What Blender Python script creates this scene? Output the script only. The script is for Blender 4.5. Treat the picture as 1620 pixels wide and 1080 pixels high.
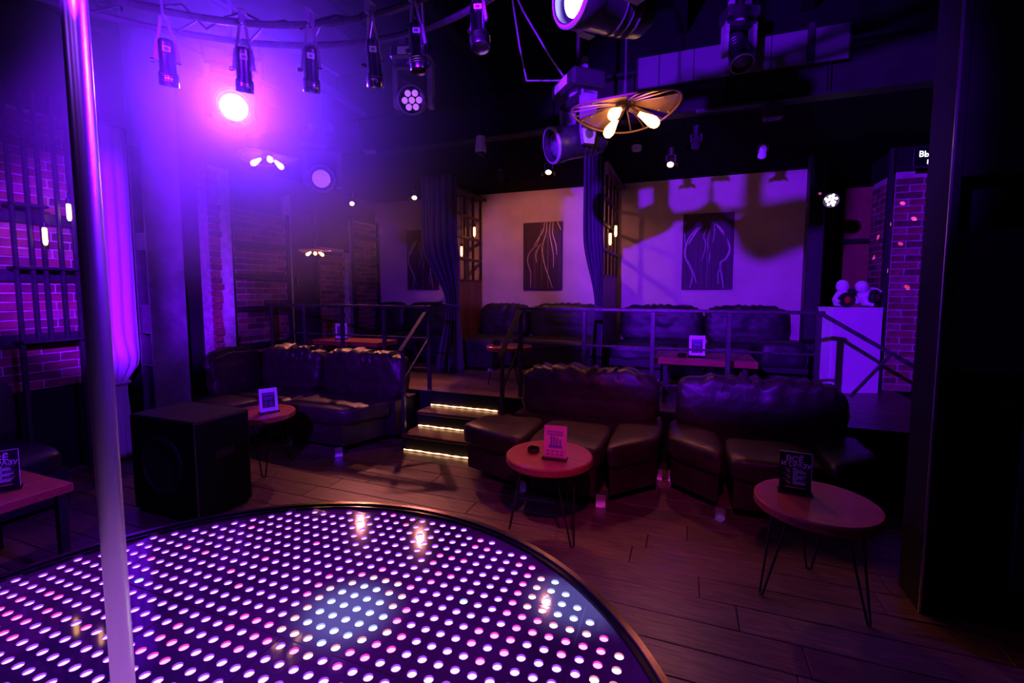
import bpy, math, random
from mathutils import Vector, Matrix
random.seed(7)
for o in list(bpy.data.objects):
    bpy.data.objects.remove(o)
scene = bpy.context.scene
COL = scene.collection
R = math.radians

# ------------------------------------------------------------------ camera
cd = bpy.data.cameras.new('camera'); cam = bpy.data.objects.new('camera', cd); COL.objects.link(cam)
cam.location = (0, 0, 1.6)
cam.rotation_euler = (R(90 - 4.58), 0, R(20.66))
cd.sensor_width = 36; cd.lens = 727 / 1620 * 36; cd.shift_y = -23 / 1620
cd.clip_start = .02
scene.camera = cam
# ------------------------------------------------------------------ world
w = bpy.data.worlds.new('world'); scene.world = w; w.use_nodes = True
w.node_tree.nodes['Background'].inputs[0].default_value = (.30, .05, .8, 1)
w.node_tree.nodes['Background'].inputs[1].default_value = .001
# ------------------------------------------------------------------ exposure
vs = scene.view_settings
vs.view_transform = 'Standard'; vs.look = 'None'; vs.exposure = 0; vs.gamma = 1; vs.use_curve_mapping = False
# ------------------------------------------------------------------ light colours and powers
VIOLET = (.15, .002, 1.0)
VIOLET_A = (.13, .006, 1.0)
MAGENTA = (1.0, .03, .62)
WARM = (1.0, .26, .20)
P_FLOOD, P_CURTAIN, P_HEAD_A, P_HEAD_B, P_LEFT, P_WASH_FILL = 2500, 5200, 560, 520, 900, 110
def spot(loc, target, power, color, angle, blend=.4, size=.04, parent=None, name='spot_lamp'):
    l = bpy.data.lights.new(name, 'SPOT'); l.energy = power; l.color = color
    l.spot_size = R(angle); l.spot_blend = blend; l.shadow_soft_size = size
    o = bpy.data.objects.new(name, l); COL.objects.link(o)
    o.location = loc
    o.rotation_euler = (Vector(target) - Vector(loc)).to_track_quat('-Z', 'Y').to_euler()
    if parent:
        o.parent = parent; o.location = Vector(loc) - parent.location
    return o

# ------------------------------------------------------------------ materials
MATS = {}
def node_mat(name, base, rough=.5, metal=0., var=.15, scale=8., bump=0., bscale=None, emit=None, estr=0., stretch=(1, 1, 1), coat=0., spec=.5, detail=4.):
    if name in MATS: return MATS[name]
    m = bpy.data.materials.new(name); m.use_nodes = True
    nt = m.node_tree; n = nt.nodes; L = nt.links
    b = n['Principled BSDF']
    tc = n.new('ShaderNodeTexCoord'); mp = n.new('ShaderNodeMapping'); mp.inputs['Scale'].default_value = stretch
    L.new(tc.outputs['Object'], mp.inputs[0])
    nz = n.new('ShaderNodeTexNoise'); nz.inputs['Scale'].default_value = scale; nz.inputs['Detail'].default_value = detail
    L.new(mp.outputs[0], nz.inputs['Vector'])
    cr = n.new('ShaderNodeValToRGB')
    cr.color_ramp.elements[0].position = .3; cr.color_ramp.elements[1].position = .7
    cr.color_ramp.elements[0].color = (*[c * (1 - var) for c in base], 1)
    cr.color_ramp.elements[1].color = (*[min(1, c * (1 + var)) for c in base], 1)
    L.new(nz.outputs['Fac'], cr.inputs[0]); L.new(cr.outputs[0], b.inputs['Base Color'])
    b.inputs['Roughness'].default_value = rough; b.inputs['Metallic'].default_value = metal
    b.inputs['Specular IOR Level'].default_value = spec
    if coat: b.inputs['Coat Weight'].default_value = coat; b.inputs['Coat Roughness'].default_value = .1
    if bump:
        bn = n.new('ShaderNodeTexNoise'); bn.inputs['Scale'].default_value = bscale or scale * 3; bn.inputs['Detail'].default_value = 5
        L.new(mp.outputs[0], bn.inputs['Vector'])
        bp = n.new('ShaderNodeBump'); bp.inputs['Strength'].default_value = bump; bp.inputs['Distance'].default_value = .01
        L.new(bn.outputs['Fac'], bp.inputs['Height']); L.new(bp.outputs[0], b.inputs['Normal'])
    if emit:
        b.inputs['Emission Color'].default_value = (*emit, 1); b.inputs['Emission Strength'].default_value = estr
    MATS[name] = m
    return m
def emis(name, col, s, sample=True):
    if name in MATS: return MATS[name]
    m = bpy.data.materials.new(name); m.use_nodes = True
    nt = m.node_tree; nt.nodes.clear()
    e = nt.nodes.new('ShaderNodeEmission'); o = nt.nodes.new('ShaderNodeOutputMaterial')
    e.inputs[0].default_value = (*col, 1); e.inputs[1].default_value = s
    nt.links.new(e.outputs[0], o.inputs[0])
    if not sample: m.cycles.emission_sampling = 'NONE'
    MATS[name] = m
    return m

def wood_mat(name, c1, c2, rough, axis='X', scale=6.):
    m = bpy.data.materials.new(name); m.use_nodes = True
    nt = m.node_tree; n = nt.nodes; L = nt.links; b = n['Principled BSDF']
    tc = n.new('ShaderNodeTexCoord'); mp = n.new('ShaderNodeMapping')
    mp.inputs['Scale'].default_value = (1, 12, 12) if axis == 'X' else (12, 1, 12)
    oi = n.new('ShaderNodeObjectInfo'); ad = n.new('ShaderNodeVectorMath'); ad.operation = 'MULTIPLY_ADD'
    ad.inputs[1].default_value = (37, 19, 11)
    L.new(oi.outputs['Random'], ad.inputs[0]); L.new(tc.outputs['Object'], ad.inputs[2])
    L.new(ad.outputs[0], mp.inputs[0])
    nz = n.new('ShaderNodeTexNoise'); nz.inputs['Scale'].default_value = scale; nz.inputs['Detail'].default_value = 6; nz.inputs['Distortion'].default_value = .6
    L.new(mp.outputs[0], nz.inputs['Vector'])
    cr = n.new('ShaderNodeValToRGB'); cr.color_ramp.elements[0].position = .33; cr.color_ramp.elements[1].position = .7
    cr.color_ramp.elements[0].color = (*c1, 1); cr.color_ramp.elements[1].color = (*c2, 1)
    L.new(nz.outputs['Fac'], cr.inputs[0])
    hs = n.new('ShaderNodeHueSaturation')
    mr = n.new('ShaderNodeMapRange'); mr.inputs[3].default_value = .75; mr.inputs[4].default_value = 1.25
    L.new(oi.outputs['Random'], mr.inputs[0]); L.new(mr.outputs[0], hs.inputs['Value']); L.new(cr.outputs[0], hs.inputs['Color'])
    L.new(hs.outputs[0], b.inputs['Base Color'])
    b.inputs['Roughness'].default_value = rough
    bp = n.new('ShaderNodeBump'); bp.inputs['Strength'].default_value = .15; bp.inputs['Distance'].default_value = .004
    L.new(nz.outputs['Fac'], bp.inputs['Height']); L.new(bp.outputs[0], b.inputs['Normal'])
    MATS[name] = m
    return m
M_PLANK = wood_mat('floor_oak', (.075, .040, .034), (.19, .105, .085), .36)
M_WOOD = wood_mat('table_wood', (.28, .06, .035), (.44, .105, .06), .3)
M_DWOOD = wood_mat('dark_panel_wood', (.09, .034, .024), (.17, .065, .045), .4, 'Y')
M_LWOOD = wood_mat('near_black_stained_wood', (.03, .014, .012), (.06, .026, .02), .45, 'Y')
M_PLASTER = node_mat('pale_plaster', (.62, .50, .46), .85, var=.14, scale=2.2, bump=.1, bscale=40)
M_BROWNWALL = node_mat('brown_wall_paint', (.34, .16, .07), .8, var=.2, scale=2)
M_DARKWALL = node_mat('dark_wall_paint', (.014, .010, .012), .85, var=.3, scale=3, bump=.1, spec=.15)
M_CEIL = node_mat('black_ceiling_paint', (.007, .006, .007), .95, var=.3, scale=3, bump=.1, spec=.05)
M_MORTAR = node_mat('mortar', (.46, .40, .38), .95, var=.3, scale=12, bump=.4, bscale=60)
M_STRIP = node_mat('lime_plaster', (.55, .48, .46), .95, var=.3, scale=14, bump=.5, bscale=40)
M_STEEL = node_mat('black_painted_steel', (.030, .027, .030), .42, .3, var=.3, scale=20, bump=.05)
M_GREYSTEEL = node_mat('grey_painted_steel', (.065, .058, .065), .4, .4, var=.35, scale=6, bump=.08)
M_BEAM = node_mat('matt_black_beam', (.012, .010, .011), .6, var=.3, scale=8, spec=.2)
M_COLUMN = node_mat('worn_grey_column_steel', (.15, .13, .15), .45, .2, var=.35, scale=6, bump=.08)
M_RAIL = node_mat('railing_steel', (.11, .10, .10), .33, .7, var=.3, scale=25)
M_PLASTIC = node_mat('black_fixture_plastic', (.028, .026, .030), .35, var=.2, scale=30)
M_GREYPLASTIC = node_mat('grey_fixture_arm', (.26, .24, .27), .35, var=.15, scale=30)
M_CHROME = node_mat('polished_chrome', (.85, .85, .88), .33, 1.0, var=.04, scale=20, stretch=(1, 1, .1))
M_DCHROME = node_mat('dark_chrome', (.42, .40, .44), .22, 1.0, var=.15, scale=20)
M_GOLD = node_mat('dark_brass_edge', (.11, .08, .07), .22, 1.0, var=.12, scale=15)
M_LEATHER = node_mat('dark_brown_leather', (.036, .020, .017), .42, var=.35, scale=10, bump=.35, bscale=28)
M_LEATHERB = node_mat('black_leather', (.018, .014, .016), .45, var=.3, scale=12, bump=.25, bscale=40)
M_DRAPE = node_mat('slate_velvet', (.10, .09, .12), .85, var=.15, scale=40, stretch=(1, 1, .05))
M_WHITECLOTH = node_mat('white_cotton', (.78, .78, .80), .9, var=.05, scale=40, stretch=(1, 1, .1))
M_STAGE = node_mat('black_stage_gloss', (.010, .008, .014), .1, var=.2, scale=20)
M_STAGESIDE = node_mat('stage_skirt', (.02, .018, .02), .5, var=.2, scale=10)
M_PAPER = node_mat('white_card', (.80, .80, .80), .6, var=.03, scale=40)
M_BLACKCARD = node_mat('black_card', (.008, .008, .01), .35, var=.1, scale=40)
M_INK = node_mat('dark_ink', (.03, .02, .04), .6, var=.1, scale=60)
M_WHITEINK = node_mat('white_ink', (.80, .80, .82), .6, var=.05, scale=60)
M_ORANGEINK = node_mat('orange_ink', (.75, .30, .08), .6, var=.05, scale=60)
M_PINKCARD = node_mat('pink_card', (.88, .22, .34), .4, var=.08, scale=14, coat=1.)
M_VIOLETINK = node_mat('violet_ink', (.25, .06, .40), .5, var=.2, scale=60)
M_CREAMINK = node_mat('cream_spot_ink', (.95, .80, .95), .5, var=.03, scale=60)
M_GLASSBLK = node_mat('black_glass', (.012, .012, .014), .06, var=.1, scale=10)
M_CANVAS = node_mat('dark_canvas', (.050, .016, .040), .6, var=.7, scale=7, stretch=(9, 9, .15))
M_STROKE = node_mat('pale_paint', (.75, .52, .50), .6, var=.2, scale=20)
M_STROKE2 = node_mat('dusky_paint', (.42, .28, .40), .6, var=.25, scale=20)
M_COPPER = node_mat('copper_sheet', (.62, .36, .22), .35, .55, var=.15, scale=14)
M_WHITEPLASTIC = node_mat('white_plastic', (.72, .70, .72), .4, var=.04, scale=20)
M_WHITEPAINT = node_mat('white_painted_board', (.80, .76, .74), .7, var=.04, scale=6)
M_RUBBER = node_mat('black_rubber', (.012, .012, .012), .6, var=.2, scale=30)
M_SUB = node_mat('matt_black_cabinet_paint', (.006, .005, .006), .7, var=.3, scale=30, spec=.15)
M_RED = node_mat('red_disc', (.70, .06, .03), .5, var=.1, scale=30)
M_PANELGREY = node_mat('pale_grey_panel', (.10, .095, .11), .6, var=.08, scale=4)
M_BARK = node_mat('dark_jute_cord', (.02, .018, .018), .7, var=.2, scale=50)
BR = [node_mat('red_brick_%s' % k, c, .9, var=.35, scale=9, bump=.5, bscale=30) for k, c in
      (('deep', (.20, .065, .05)), ('rust', (.25, .085, .06)), ('pale', (.28, .12, .10)), ('burnt', (.12, .045, .04)))]
M_BULB = emis('glowing_bulb', (1.0, .44, .13), 9)
M_BULBS = emis('glowing_tube_bulb', (1.0, .42, .12), 9)
M_STRIPLED = emis('stair_led_tape', (1.0, .50, .22), 8)
M_TRACKLENS = emis('warm_lens', (1.0, .62, .32), 28)
M_LENS_HOT = emis('violet_hot_lens', (.45, .55, 1.0), 45)
M_LENS_V = emis('violet_lens', (.30, .05, 1.0), 20)
M_LENS_B = emis('violet_bright_lens', (.60, .62, 1.0), 22)
M_LENS_DIM = node_mat('frosted_lens', (.55, .45, .70), .25, var=.25, scale=60, emit=(.45, .12, .75), estr=1.1)
M_LENS_OFF = node_mat('dark_glass_lens', (.10, .08, .14), .05, var=.4, scale=14, coat=1)
M_LED_V = emis('led_violet_white', (.74, .26, 1.0), 3.6)
M_LED_P = emis('led_pink', (1.0, .20, .80), 3.4)
M_LED_W = emis('led_cool_white', (.72, .84, 1.0), 6.)
M_LED_K = emis('led_rose_white', (1.0, .60, .72), 4.6)
M_CUP_V = emis('led_cup_violet', (.28, .04, .75), 1.5, False)  # cup walls emit their colour in place of LED light falling on them
M_CUP_P = emis('led_cup_magenta', (.70, .03, .50), 1.4, False)
M_CUP_W = emis('led_cup_blue', (.32, .36, .95), 1.3, False)
M_CUP_K = emis('led_cup_rose', (.80, .22, .45), 1.1, False)
M_SIGNLIT = emis('lit_sign_letters', (.9, .95, 1.0), 2.2)
M_SPARK = emis('lit_cluster_lens', (.85, .7, 1.0), 14)

# ------------------------------------------------------------------ mesh helpers
class MB:
    def __init__(s): s.v = []; s.f = []; s.mi = []
    def add(s, vs, fs, mi=0):
        k = len(s.v); s.v += [tuple(p) for p in vs]
        for f in fs: s.f.append(tuple(i + k for i in f)); s.mi.append(mi)
    def box(s, a, b, mat=None, ch=0., mi=0):
        x0, y0, z0 = [min(p, q) for p, q in zip(a, b)]; x1, y1, z1 = [max(p, q) for p, q in zip(a, b)]
        if ch <= 0:
            vs = [(x0, y0, z0), (x1, y0, z0), (x1, y1, z0), (x0, y1, z0), (x0, y0, z1), (x1, y0, z1), (x1, y1, z1), (x0, y1, z1)]
            fs = [(0, 3, 2, 1), (4, 5, 6, 7), (0, 1, 5, 4), (1, 2, 6, 5), (2, 3, 7, 6), (3, 0, 4, 7)]
        else:
            c = min(ch, (x1 - x0) * .45, (y1 - y0) * .45, (z1 - z0) * .45); vs = []; fs = []
            def ringv(z, d): return [(x0 + d + (c if False else 0), y0 + d, z), (x1 - d, y0 + d, z), (x1 - d, y1 - d, z), (x0 + d, y1 - d, z)]
            def oct_(z, d):
                e = c
                return [(x0 + e, y0 + d, z), (x1 - e, y0 + d, z), (x1 - d, y0 + e, z), (x1 - d, y1 - e, z), (x1 - e, y1 - d, z), (x0 + e, y1 - d, z), (x0 + d, y1 - e, z), (x0 + d, y0 + e, z)]
            vs = ringv(z0, c) + oct_(z0 + c, 0) + oct_(z1 - c, 0) + ringv(z1, c)
            fs = [(3, 2, 1, 0), (20, 21, 22, 23)]
            for i in range(8): fs.append((4 + i, 4 + (i + 1) % 8, 12 + (i + 1) % 8, 12 + i))
            for i in range(4):
                a_, b_ = 4 + 2 * i, 5 + 2 * i
                fs.append((i, (i + 1) % 4, b_, a_)); fs.append(((i + 1) % 4, 4 + (2 * i + 2) % 8, b_))
                a2, b2 = 12 + 2 * i, 13 + 2 * i
                fs.append((20 + i, a2, b2, 20 + (i + 1) % 4)); fs.append((20 + (i + 1) % 4, b2, 12 + (2 * i + 2) % 8))
        if mat is not None: vs = [mat @ Vector(p) for p in vs]
        s.add(vs, fs, mi); return s
    def bar(s, p, q, w, h, ch=0., up=(0, 0, 1), mi=0):
        p, q = Vector(p), Vector(q); d = q - p; L = d.length; d.normalize()
        u = Vector(up)
        if abs(d.dot(u)) > .98: u = Vector((0, 1, 0))
        x = d.cross(u).normalized(); z = x.cross(d).normalized()
        m = Matrix(((x.x, d.x, z.x, p.x), (x.y, d.y, z.y, p.y), (x.z, d.z, z.z, p.z), (0, 0, 0, 1)))
        return s.box((-w / 2, 0, -h / 2), (w / 2, L, h / 2), m, ch, mi)
    def tube(s, pts, r, n=8, closed=False, cap=True, mi=0):
        pts = [Vector(p) for p in pts]; N = len(pts); rs = r if isinstance(r, (list, tuple)) else [r] * N
        vs = []; prev = None
        for i, p in enumerate(pts):
            a = pts[(i - 1) % N] if (i > 0 or closed) else pts[i]; b = pts[(i + 1) % N] if (i < N - 1 or closed) else pts[i]
            d = (b - a).normalized()
            if prev is None:
                u = Vector((0, 0, 1)) if abs(d.z) < .9 else Vector((1, 0, 0))
                x = d.cross(u).normalized()
            else:
                x = (prev - d * prev.dot(d)).normalized()
            prev = x; y = d.cross(x)
            for k in range(n):
                t = 2 * math.pi * k / n; vs.append(p + (x * math.cos(t) + y * math.sin(t)) * rs[i])
        fs = []
        for i in range(N if closed else N - 1):
            j = (i + 1) % N
            for k in range(n): fs.append((i * n + k, i * n + (k + 1) % n, j * n + (k + 1) % n, j * n + k))
        if cap and not closed: fs += [tuple(range(n))[::-1], tuple(range((N - 1) * n, N * n))]
        s.add(vs, fs, mi); return s
    def lathe(s, prof, n=24, m=None, mi=0, caps=True):
        vs = []; fs = []
        for r, z in prof:
            for k in range(n):
                t = 2 * math.pi * k / n; vs.append(Vector((r * math.cos(t), r * math.sin(t), z)))
        for i in range(len(prof) - 1):
            for k in range(n): fs.append((i * n + k, i * n + (k + 1) % n, (i + 1) * n + (k + 1) % n, (i + 1) * n + k))
        if caps:
            if prof[0][0] > 1e-6: fs.append(tuple(range(n))[::-1])
            if prof[-1][0] > 1e-6: fs.append(tuple(range((len(prof) - 1) * n, len(prof) * n)))
        if m is not None: vs = [m @ p for p in vs]
        s.add(vs, fs, mi); return s
    def prism(s, outline, z0, z1, m=None, mi=0):
        n = len(outline); vs = [Vector((x, y, z0)) for x, y in outline] + [Vector((x, y, z1)) for x, y in outline]
        fs = [tuple(range(n))[::-1], tuple(range(n, 2 * n))] + [(i, (i + 1) % n, n + (i + 1) % n, n + i) for i in range(n)]
        if m is not None: vs = [m @ p for p in vs]
        s.add(vs, fs, mi); return s
    def build(s, name, mat, parent=None, smooth=False, mats=None, mesh_only=False):
        off = Vector((0, 0, 0)); p = parent
        while p is not None: off += p.location; p = p.parent
        me = bpy.data.meshes.new(name)
        me.from_pydata([tuple(Vector(v) - off) for v in s.v], [], s.f)
        for mm in (mats or [mat]): me.materials.append(mm)
        if mats: me.polygons.foreach_set('material_index', s.mi)
        if smooth:
            me.polygons.foreach_set('use_smooth', [True] * len(me.polygons))
            try: me.set_sharp_from_angle(angle=R(40))
            except Exception: pass
        me.update()
        if mesh_only: return me
        o = bpy.data.objects.new(name, me); COL.objects.link(o)
        if parent is not None: o.parent = parent
        return o
def thing(name, label, cat, loc=(0, 0, 0), group=None, rz=0):
    o = bpy.data.objects.new(name, None); COL.objects.link(o); o.location = loc; o.rotation_euler.z = rz
    o.empty_display_size = .1
    tag(o, label, cat, group); return o
def tag(o, label, cat, group=None):
    o['label'] = label; o['category'] = cat
    if group: o['group'] = group
    return o
def struct(o, label=None):
    o['kind'] = 'structure'
    if label: o['label'] = label
    return o
def link_copy(o, parent=None, loc=None):
    c = o.copy(); COL.objects.link(c)
    if parent is not None: c.parent = parent
    if loc is not None: c.location = loc
    return c
def copy_tree(o, label=None, loc=None, rz=None):
    c = o.copy(); COL.objects.link(c)
    if label: c['label'] = label
    if loc is not None: c.location = loc
    if rz is not None: c.rotation_euler.z = rz
    for ch in list(o.children):
        d = ch.copy(); COL.objects.link(d); d.parent = c
        for g in list(ch.children):
            e = g.copy(); COL.objects.link(e); e.parent = d
    return c
def wob(p, sc, seed=0):
    x, y, z = p[0] * sc, p[1] * sc, p[2] * sc
    return (math.sin(x * 1.7 + seed + 1.3 * math.sin(y * 1.1 + z * .7)) + math.sin(y * 2.3 - seed * 2 + 1.7 * math.sin(z * 1.3 + x)) + math.sin(z * 2.9 + seed * 3 + math.sin(x * 1.9))) / 3
def cushion(quad, z0, z1, k=5., n=12, wr=.008, seed=0, gather=0., lean=(0, 0)):
    """puffy leather cushion over a floor quad a,b,c,d (a-b front, d-c rear)"""
    mb = MB(); a, b, c, d = [Vector((*q, 0)) for q in quad]
    idx = {}; vs = []; fs = []
    def vert(i, j, l):
        key = (i, j, l)
        if key in idx: return idx[key]
        p = [2 * t / n - 1 for t in key]
        p = [math.copysign(1 - (1 - abs(t)) ** 1.3, t) for t in p]
        nn = (abs(p[0]) ** k + abs(p[1]) ** k + abs(p[2]) ** k) ** (1 / k)
        q = [t / nn for t in p] if nn > 0 else p
        u, v, t = [(e + 1) / 2 for e in q]
        P = (a * (1 - u) + b * u) * (1 - v) + (d * (1 - u) + c * u) * v
        P.x += lean[0] * t; P.y += lean[1] * t
        P.z = z0 + (z1 - z0) * t
        cen = (a + b + c + d) / 4; cen.z = (z0 + z1) / 2
        dr = (P - cen).normalized()
        P = P + dr * wr * wob(P, 9, seed) + dr * wr * .6 * wob(P, 22, seed + 1)
        if gather and t > .55:
            P = P + Vector((0, 0, 1)) * gather * .28 * (t - .55) * math.sin(u * 46 + 2 * math.sin(u * 17 + seed)) - dr * gather * 1.1 * (t - .55) * (.45 + math.sin(u * 58 + 1.5 * math.sin(t * 9 + seed) + 2 * math.sin(u * 13 + seed)))
        vs.append(P); idx[key] = len(vs) - 1
        return idx[key]
    for i in range(n):
        for j in range(n):
            fs += [(vert(i, j, 0), vert(i, j + 1, 0), vert(i + 1, j + 1, 0), vert(i + 1, j, 0)),
                   (vert(i, j, n), vert(i + 1, j, n), vert(i + 1, j + 1, n), vert(i, j + 1, n)),
                   (vert(i, 0, j), vert(i + 1, 0, j), vert(i + 1, 0, j + 1), vert(i, 0, j + 1)),
                   (vert(i, n, j), vert(i, n, j + 1), vert(i + 1, n, j + 1), vert(i + 1, n, j)),
                   (vert(0, i, j), vert(0, i, j + 1), vert(0, i + 1, j + 1), vert(0, i + 1, j)),
                   (vert(n, i, j), vert(n, i + 1, j), vert(n, i + 1, j + 1), vert(n, i, j + 1))]
    mb.add(vs, fs); return mb
def text_mesh(txt, size, name):
    cu = bpy.data.curves.new(name, 'FONT'); cu.body = txt; cu.size = size; cu.align_x = 'CENTER'; cu.align_y = 'CENTER'; cu.extrude = 0; cu.resolution_u = 2
    cu.offset = size * .02
    ob = bpy.data.objects.new(name, cu); COL.objects.link(ob)
    dg = bpy.context.evaluated_depsgraph_get(); dg.update()
    me = bpy.data.meshes.new_from_object(ob.evaluated_get(dg)); bpy.data.objects.remove(ob)
    vs = [v.co.copy() for v in me.vertices]; fs = [tuple(p.vertices) for p in me.polygons]
    bpy.data.meshes.remove(me); return vs, fs

# ================================================================== SETTING
PZ = .48                                      # raised seating level
floor = struct(MB().box((-5.3, -3, -.1), (4, 4.42, -.008)).build('floor', M_DARKWALL), 'dark timber plank floor of the lounge')
def planks(parent, x0, x1, y0, y1, z, w=.19, l=1.25, seed=1):
    rnd = random.Random(seed)
    me = MB().box((0, 0, -.012), (l - .004, w - .004, 0), ch=.0025).build('plank', M_PLANK, mesh_only=True)
    y = y0; first = True
    while y < y1 - .02:
        x = x0 - rnd.random() * l
        while x < x1:
            xs, xe = max(x, x0), min(x + l, x1)
            if xe - xs > .03:
                if xs == x and xe == x + l and y + w <= y1:
                    o = bpy.data.objects.new('plank', me); COL.objects.link(o); o.parent = parent; o.location = (x, y, z)
                else:
                    o = MB().box((0, 0, -.012), (xe - xs - .004, min(w, y1 - y) - .004, 0), ch=.0025).build('plank', M_PLANK)
                    o.parent = parent; o.location = (xs, y, z)
            x += l
        y += w
planks(floor, -5.15, 2.6, 1.15, 4.40, 0.)
plat = struct(MB().box((-5.2, 4.42, -.1), (4, 8.6, PZ - .008)).build('floor_raised', M_DARKWALL), 'dark timber plank floor of the raised seating level')
planks(plat, -5.15, 2.2, 4.42, 6.88, PZ, seed=5)
struct(MB().box((-5.5, -3, 4.1), (4, 8.7, 4.25)).build('ceiling', M_CEIL), 'black high ceiling over the dance stage')
lowceil = struct(MB().box((-5.2, 4.5, 3.13), (4, 8.6, 3.22)).build('ceiling_raised', M_CEIL), 'low black ceiling over the raised seating')
back = struct(MB().box((-5.2, 6.9, PZ), (1.42, 7.05, 3.13)).build('wall_back', M_PLASTER), 'pale plaster wall behind the raised booths')
struct(MB().box((1.3, 8.4, PZ), (4, 8.55, 3.13)).build('wall_far', M_BROWNWALL), 'brown wall in the dim room beyond the booths')
left = struct(MB().box((-5.45, -3, -.1), (-5.23, 7.05, 4.1)).build('wall_left', M_DARKWALL), 'dark left wall with exposed brick bays')
struct(MB().box((4.0, -3, -.1), (4.15, 8.55, 4.1)).build('wall_right', M_DARKWALL), 'dark right wall')
struct(MB().box((-5.4, -3.1, -.1), (4.1, -2.95, 4.1)).build('wall_front', M_DARKWALL), 'dark wall behind the stage')

# fascia beam over the platform edge
fb = MB().box((-5.2, 4.44, 3.15), (4, 4.47, 3.52)).box((-5.2, 4.36, 3.13), (4, 4.50, 3.155)).box((-5.2, 4.36, 3.515), (4, 4.50, 3.54))
for i in range(12): fb.box((-5 + i * .75, 4.38, 3.155), (-4.985 + i * .75, 4.44, 3.515))
struct(fb.build('trim_1', M_BEAM), 'dark steel beam along the edge of the raised level')
up = struct(MB().box((-5.2, 4.52, 3.22), (4, 4.6, 4.1)).build('wall_upper', M_CEIL), 'dark wall above the raised level')
# joists under the high ceiling
for i in range(9):
    x = -4.9 + i * .95
    struct(MB().box((x, .2, 3.86), (x + .1, 4.5, 3.875)).box((x + .045, .2, 3.875), (x + .055, 4.5, 4.08)).box((x, .2, 4.07), (x + .1, 4.5, 4.1)).build('trim_2', M_BEAM))
# pale panels fixed to the fascia
xs = [-.45, -.27, .01, .3, .59, .86, 1.12]
fp = thing('panel_frieze', 'band of pale grey panels fixed high on the steel beam', 'panelling', (.3, 4.4, 3.37))
for a, b in zip(xs, xs[1:]):
    MB().box((a + .003, 4.345, 3.375), (b - .003, 4.36, 3.635), ch=.003).build('panel', M_PANELGREY, fp)
MB().box((-.46, 4.358, 3.37), (1.13, 4.36, 3.64)).build('backing', M_STEEL, fp)
MB().box((.835, 4.30, 3.36), (.875, 4.345, 3.66)).build('bracket', M_STEEL, fp)
lt = thing('linear_track', 'slim pale track housing along the bottom of the steel beam', 'light track', (.3, 4.34, 3.12))
MB().box((.04, 4.33, 3.105), (.53, 4.37, 3.129), ch=.004).build('housing', M_PANELGREY, lt)
for i in range(9): MB().box((.05 + i * .053, 4.327, 3.108), (.09 + i * .053, 4.33, 3.126)).build('louvre', M_GREYSTEEL, lt)

# ------------------------------------------------------------------ bricks
BMESH = []
for i in range(8):
    rnd = random.Random(40 + i); mb = MB().box((-.12, -.022, -.0325), (.12, .022, .0325), ch=.006)
    mb.v = [(x + rnd.uniform(-.003, .003), y + rnd.uniform(-.004, .004), z + rnd.uniform(-.002, .002)) for x, y, z in mb.v]
    BMESH.append(mb.build('brick', BR[i % 4], mesh_only=True))
def bricks(parent, o, ang, length, z0, z1, seed, jag=0.):
    """courses along direction ang starting at o (xy); face to the right-hand side of the direction"""
    rnd = random.Random(seed); d = Vector((math.cos(ang), math.sin(ang), 0)); z = z0 + .0375; row = 0
    while z < z1 - .03:
        u = -.125 if row % 2 else 0.
        lim = length - (rnd.random() * jag if jag else 0)
        while u < lim - .02:
            a, b = max(u, 0), min(u + .25, lim)
            if b - a > .05:
                ob = bpy.data.objects.new('brick', rnd.choice(BMESH)); COL.objects.link(ob); ob.parent = parent
                p = Vector((*o, z)) + d * ((a + b) / 2)
                ob.location = p; ob.rotation_euler.z = ang; ob.scale.x = (b - a - .01) / .24
            u += .25
        z += .075; row += 1
    return
XL = -5.2
def mortar(y0, y1, z0, z1, name='trim_3'):
    struct(MB().box((-5.235, y0, z0), (-5.186, y1, z1)).build(name, M_MORTAR), 'mortar bed of an exposed brick bay')
for (y0, y1, z0, z1, sd) in ((1.75, 2.72, .75, 3.1, 1), (4.0, 4.9, .5, 2.6, 2), (5.52, 6.05, PZ, 2.25, 3), (6.22, 6.88, PZ, 2.75, 4)):
    mortar(y0, y1, z0, z1)
    bricks(left, (XL, y0), R(90), y1 - y0, z0, z1, sd)
# pilaster with ragged brick quoins and a plaster strip
pil = struct(MB().box((-5.23, 3.72, 0), (-5.05, 3.98, 3.0)).build('trim_4', M_STRIP), 'pale plastered pilaster with ragged brick edge')
bricks(pil, (-5.04, 3.70), R(90), .15, .4, 2.95, 6, jag=.05)
struct(MB().box((-5.23, 6.06, PZ), (-5.17, 6.16, 2.2)).build('trim_5', M_STRIP), 'pale plaster strip beside the back brick bay')
struct(MB().box((-5.23, 4.90, PZ), (-5.14, 4.96, 2.9)).build('trim_5', M_STRIP), 'pale plaster jamb beside the dark door')
# black ladder frames on the brick bays
def ladder(y0, y1, z0, z1, rails, label):
    t = thing('wall_frame', label, 'frame', (-5.13, (y0 + y1) / 2, z0))
    for y in (y0, y1): MB().box((-5.15, y - .022, z0), (-5.105, y + .022, z1), ch=.004).build('upright', M_STEEL, t)
    for z in rails: MB().box((-5.15, y0, z - .03), (-5.11, y1, z + .03), ch=.004).build('rail', M_STEEL, t)
ladder(4.03, 4.88, PZ, 2.62, (2.17, 1.77, 1.37, .9), 'black steel ladder frame on the brick bay beside the pale pilaster')
ladder(6.20, 6.86, PZ, 2.78, (2.5, 2.1, 1.72), 'black steel ladder frame on the brick bay in the back corner')
for z, wh in ((2.2, 'top'), (1.72, 'middle'), (1.18, 'lowest')):
    t = MB().box((-5.19, 1.75, z - .05), (-5.13, 2.75, z + .05), ch=.005).build('timber_rail', M_STEEL)
    tag(t, wh + ' dark horizontal rail on the brick wall behind the bulb lattice', 'rail', 'rails on the brick wall')
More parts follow.
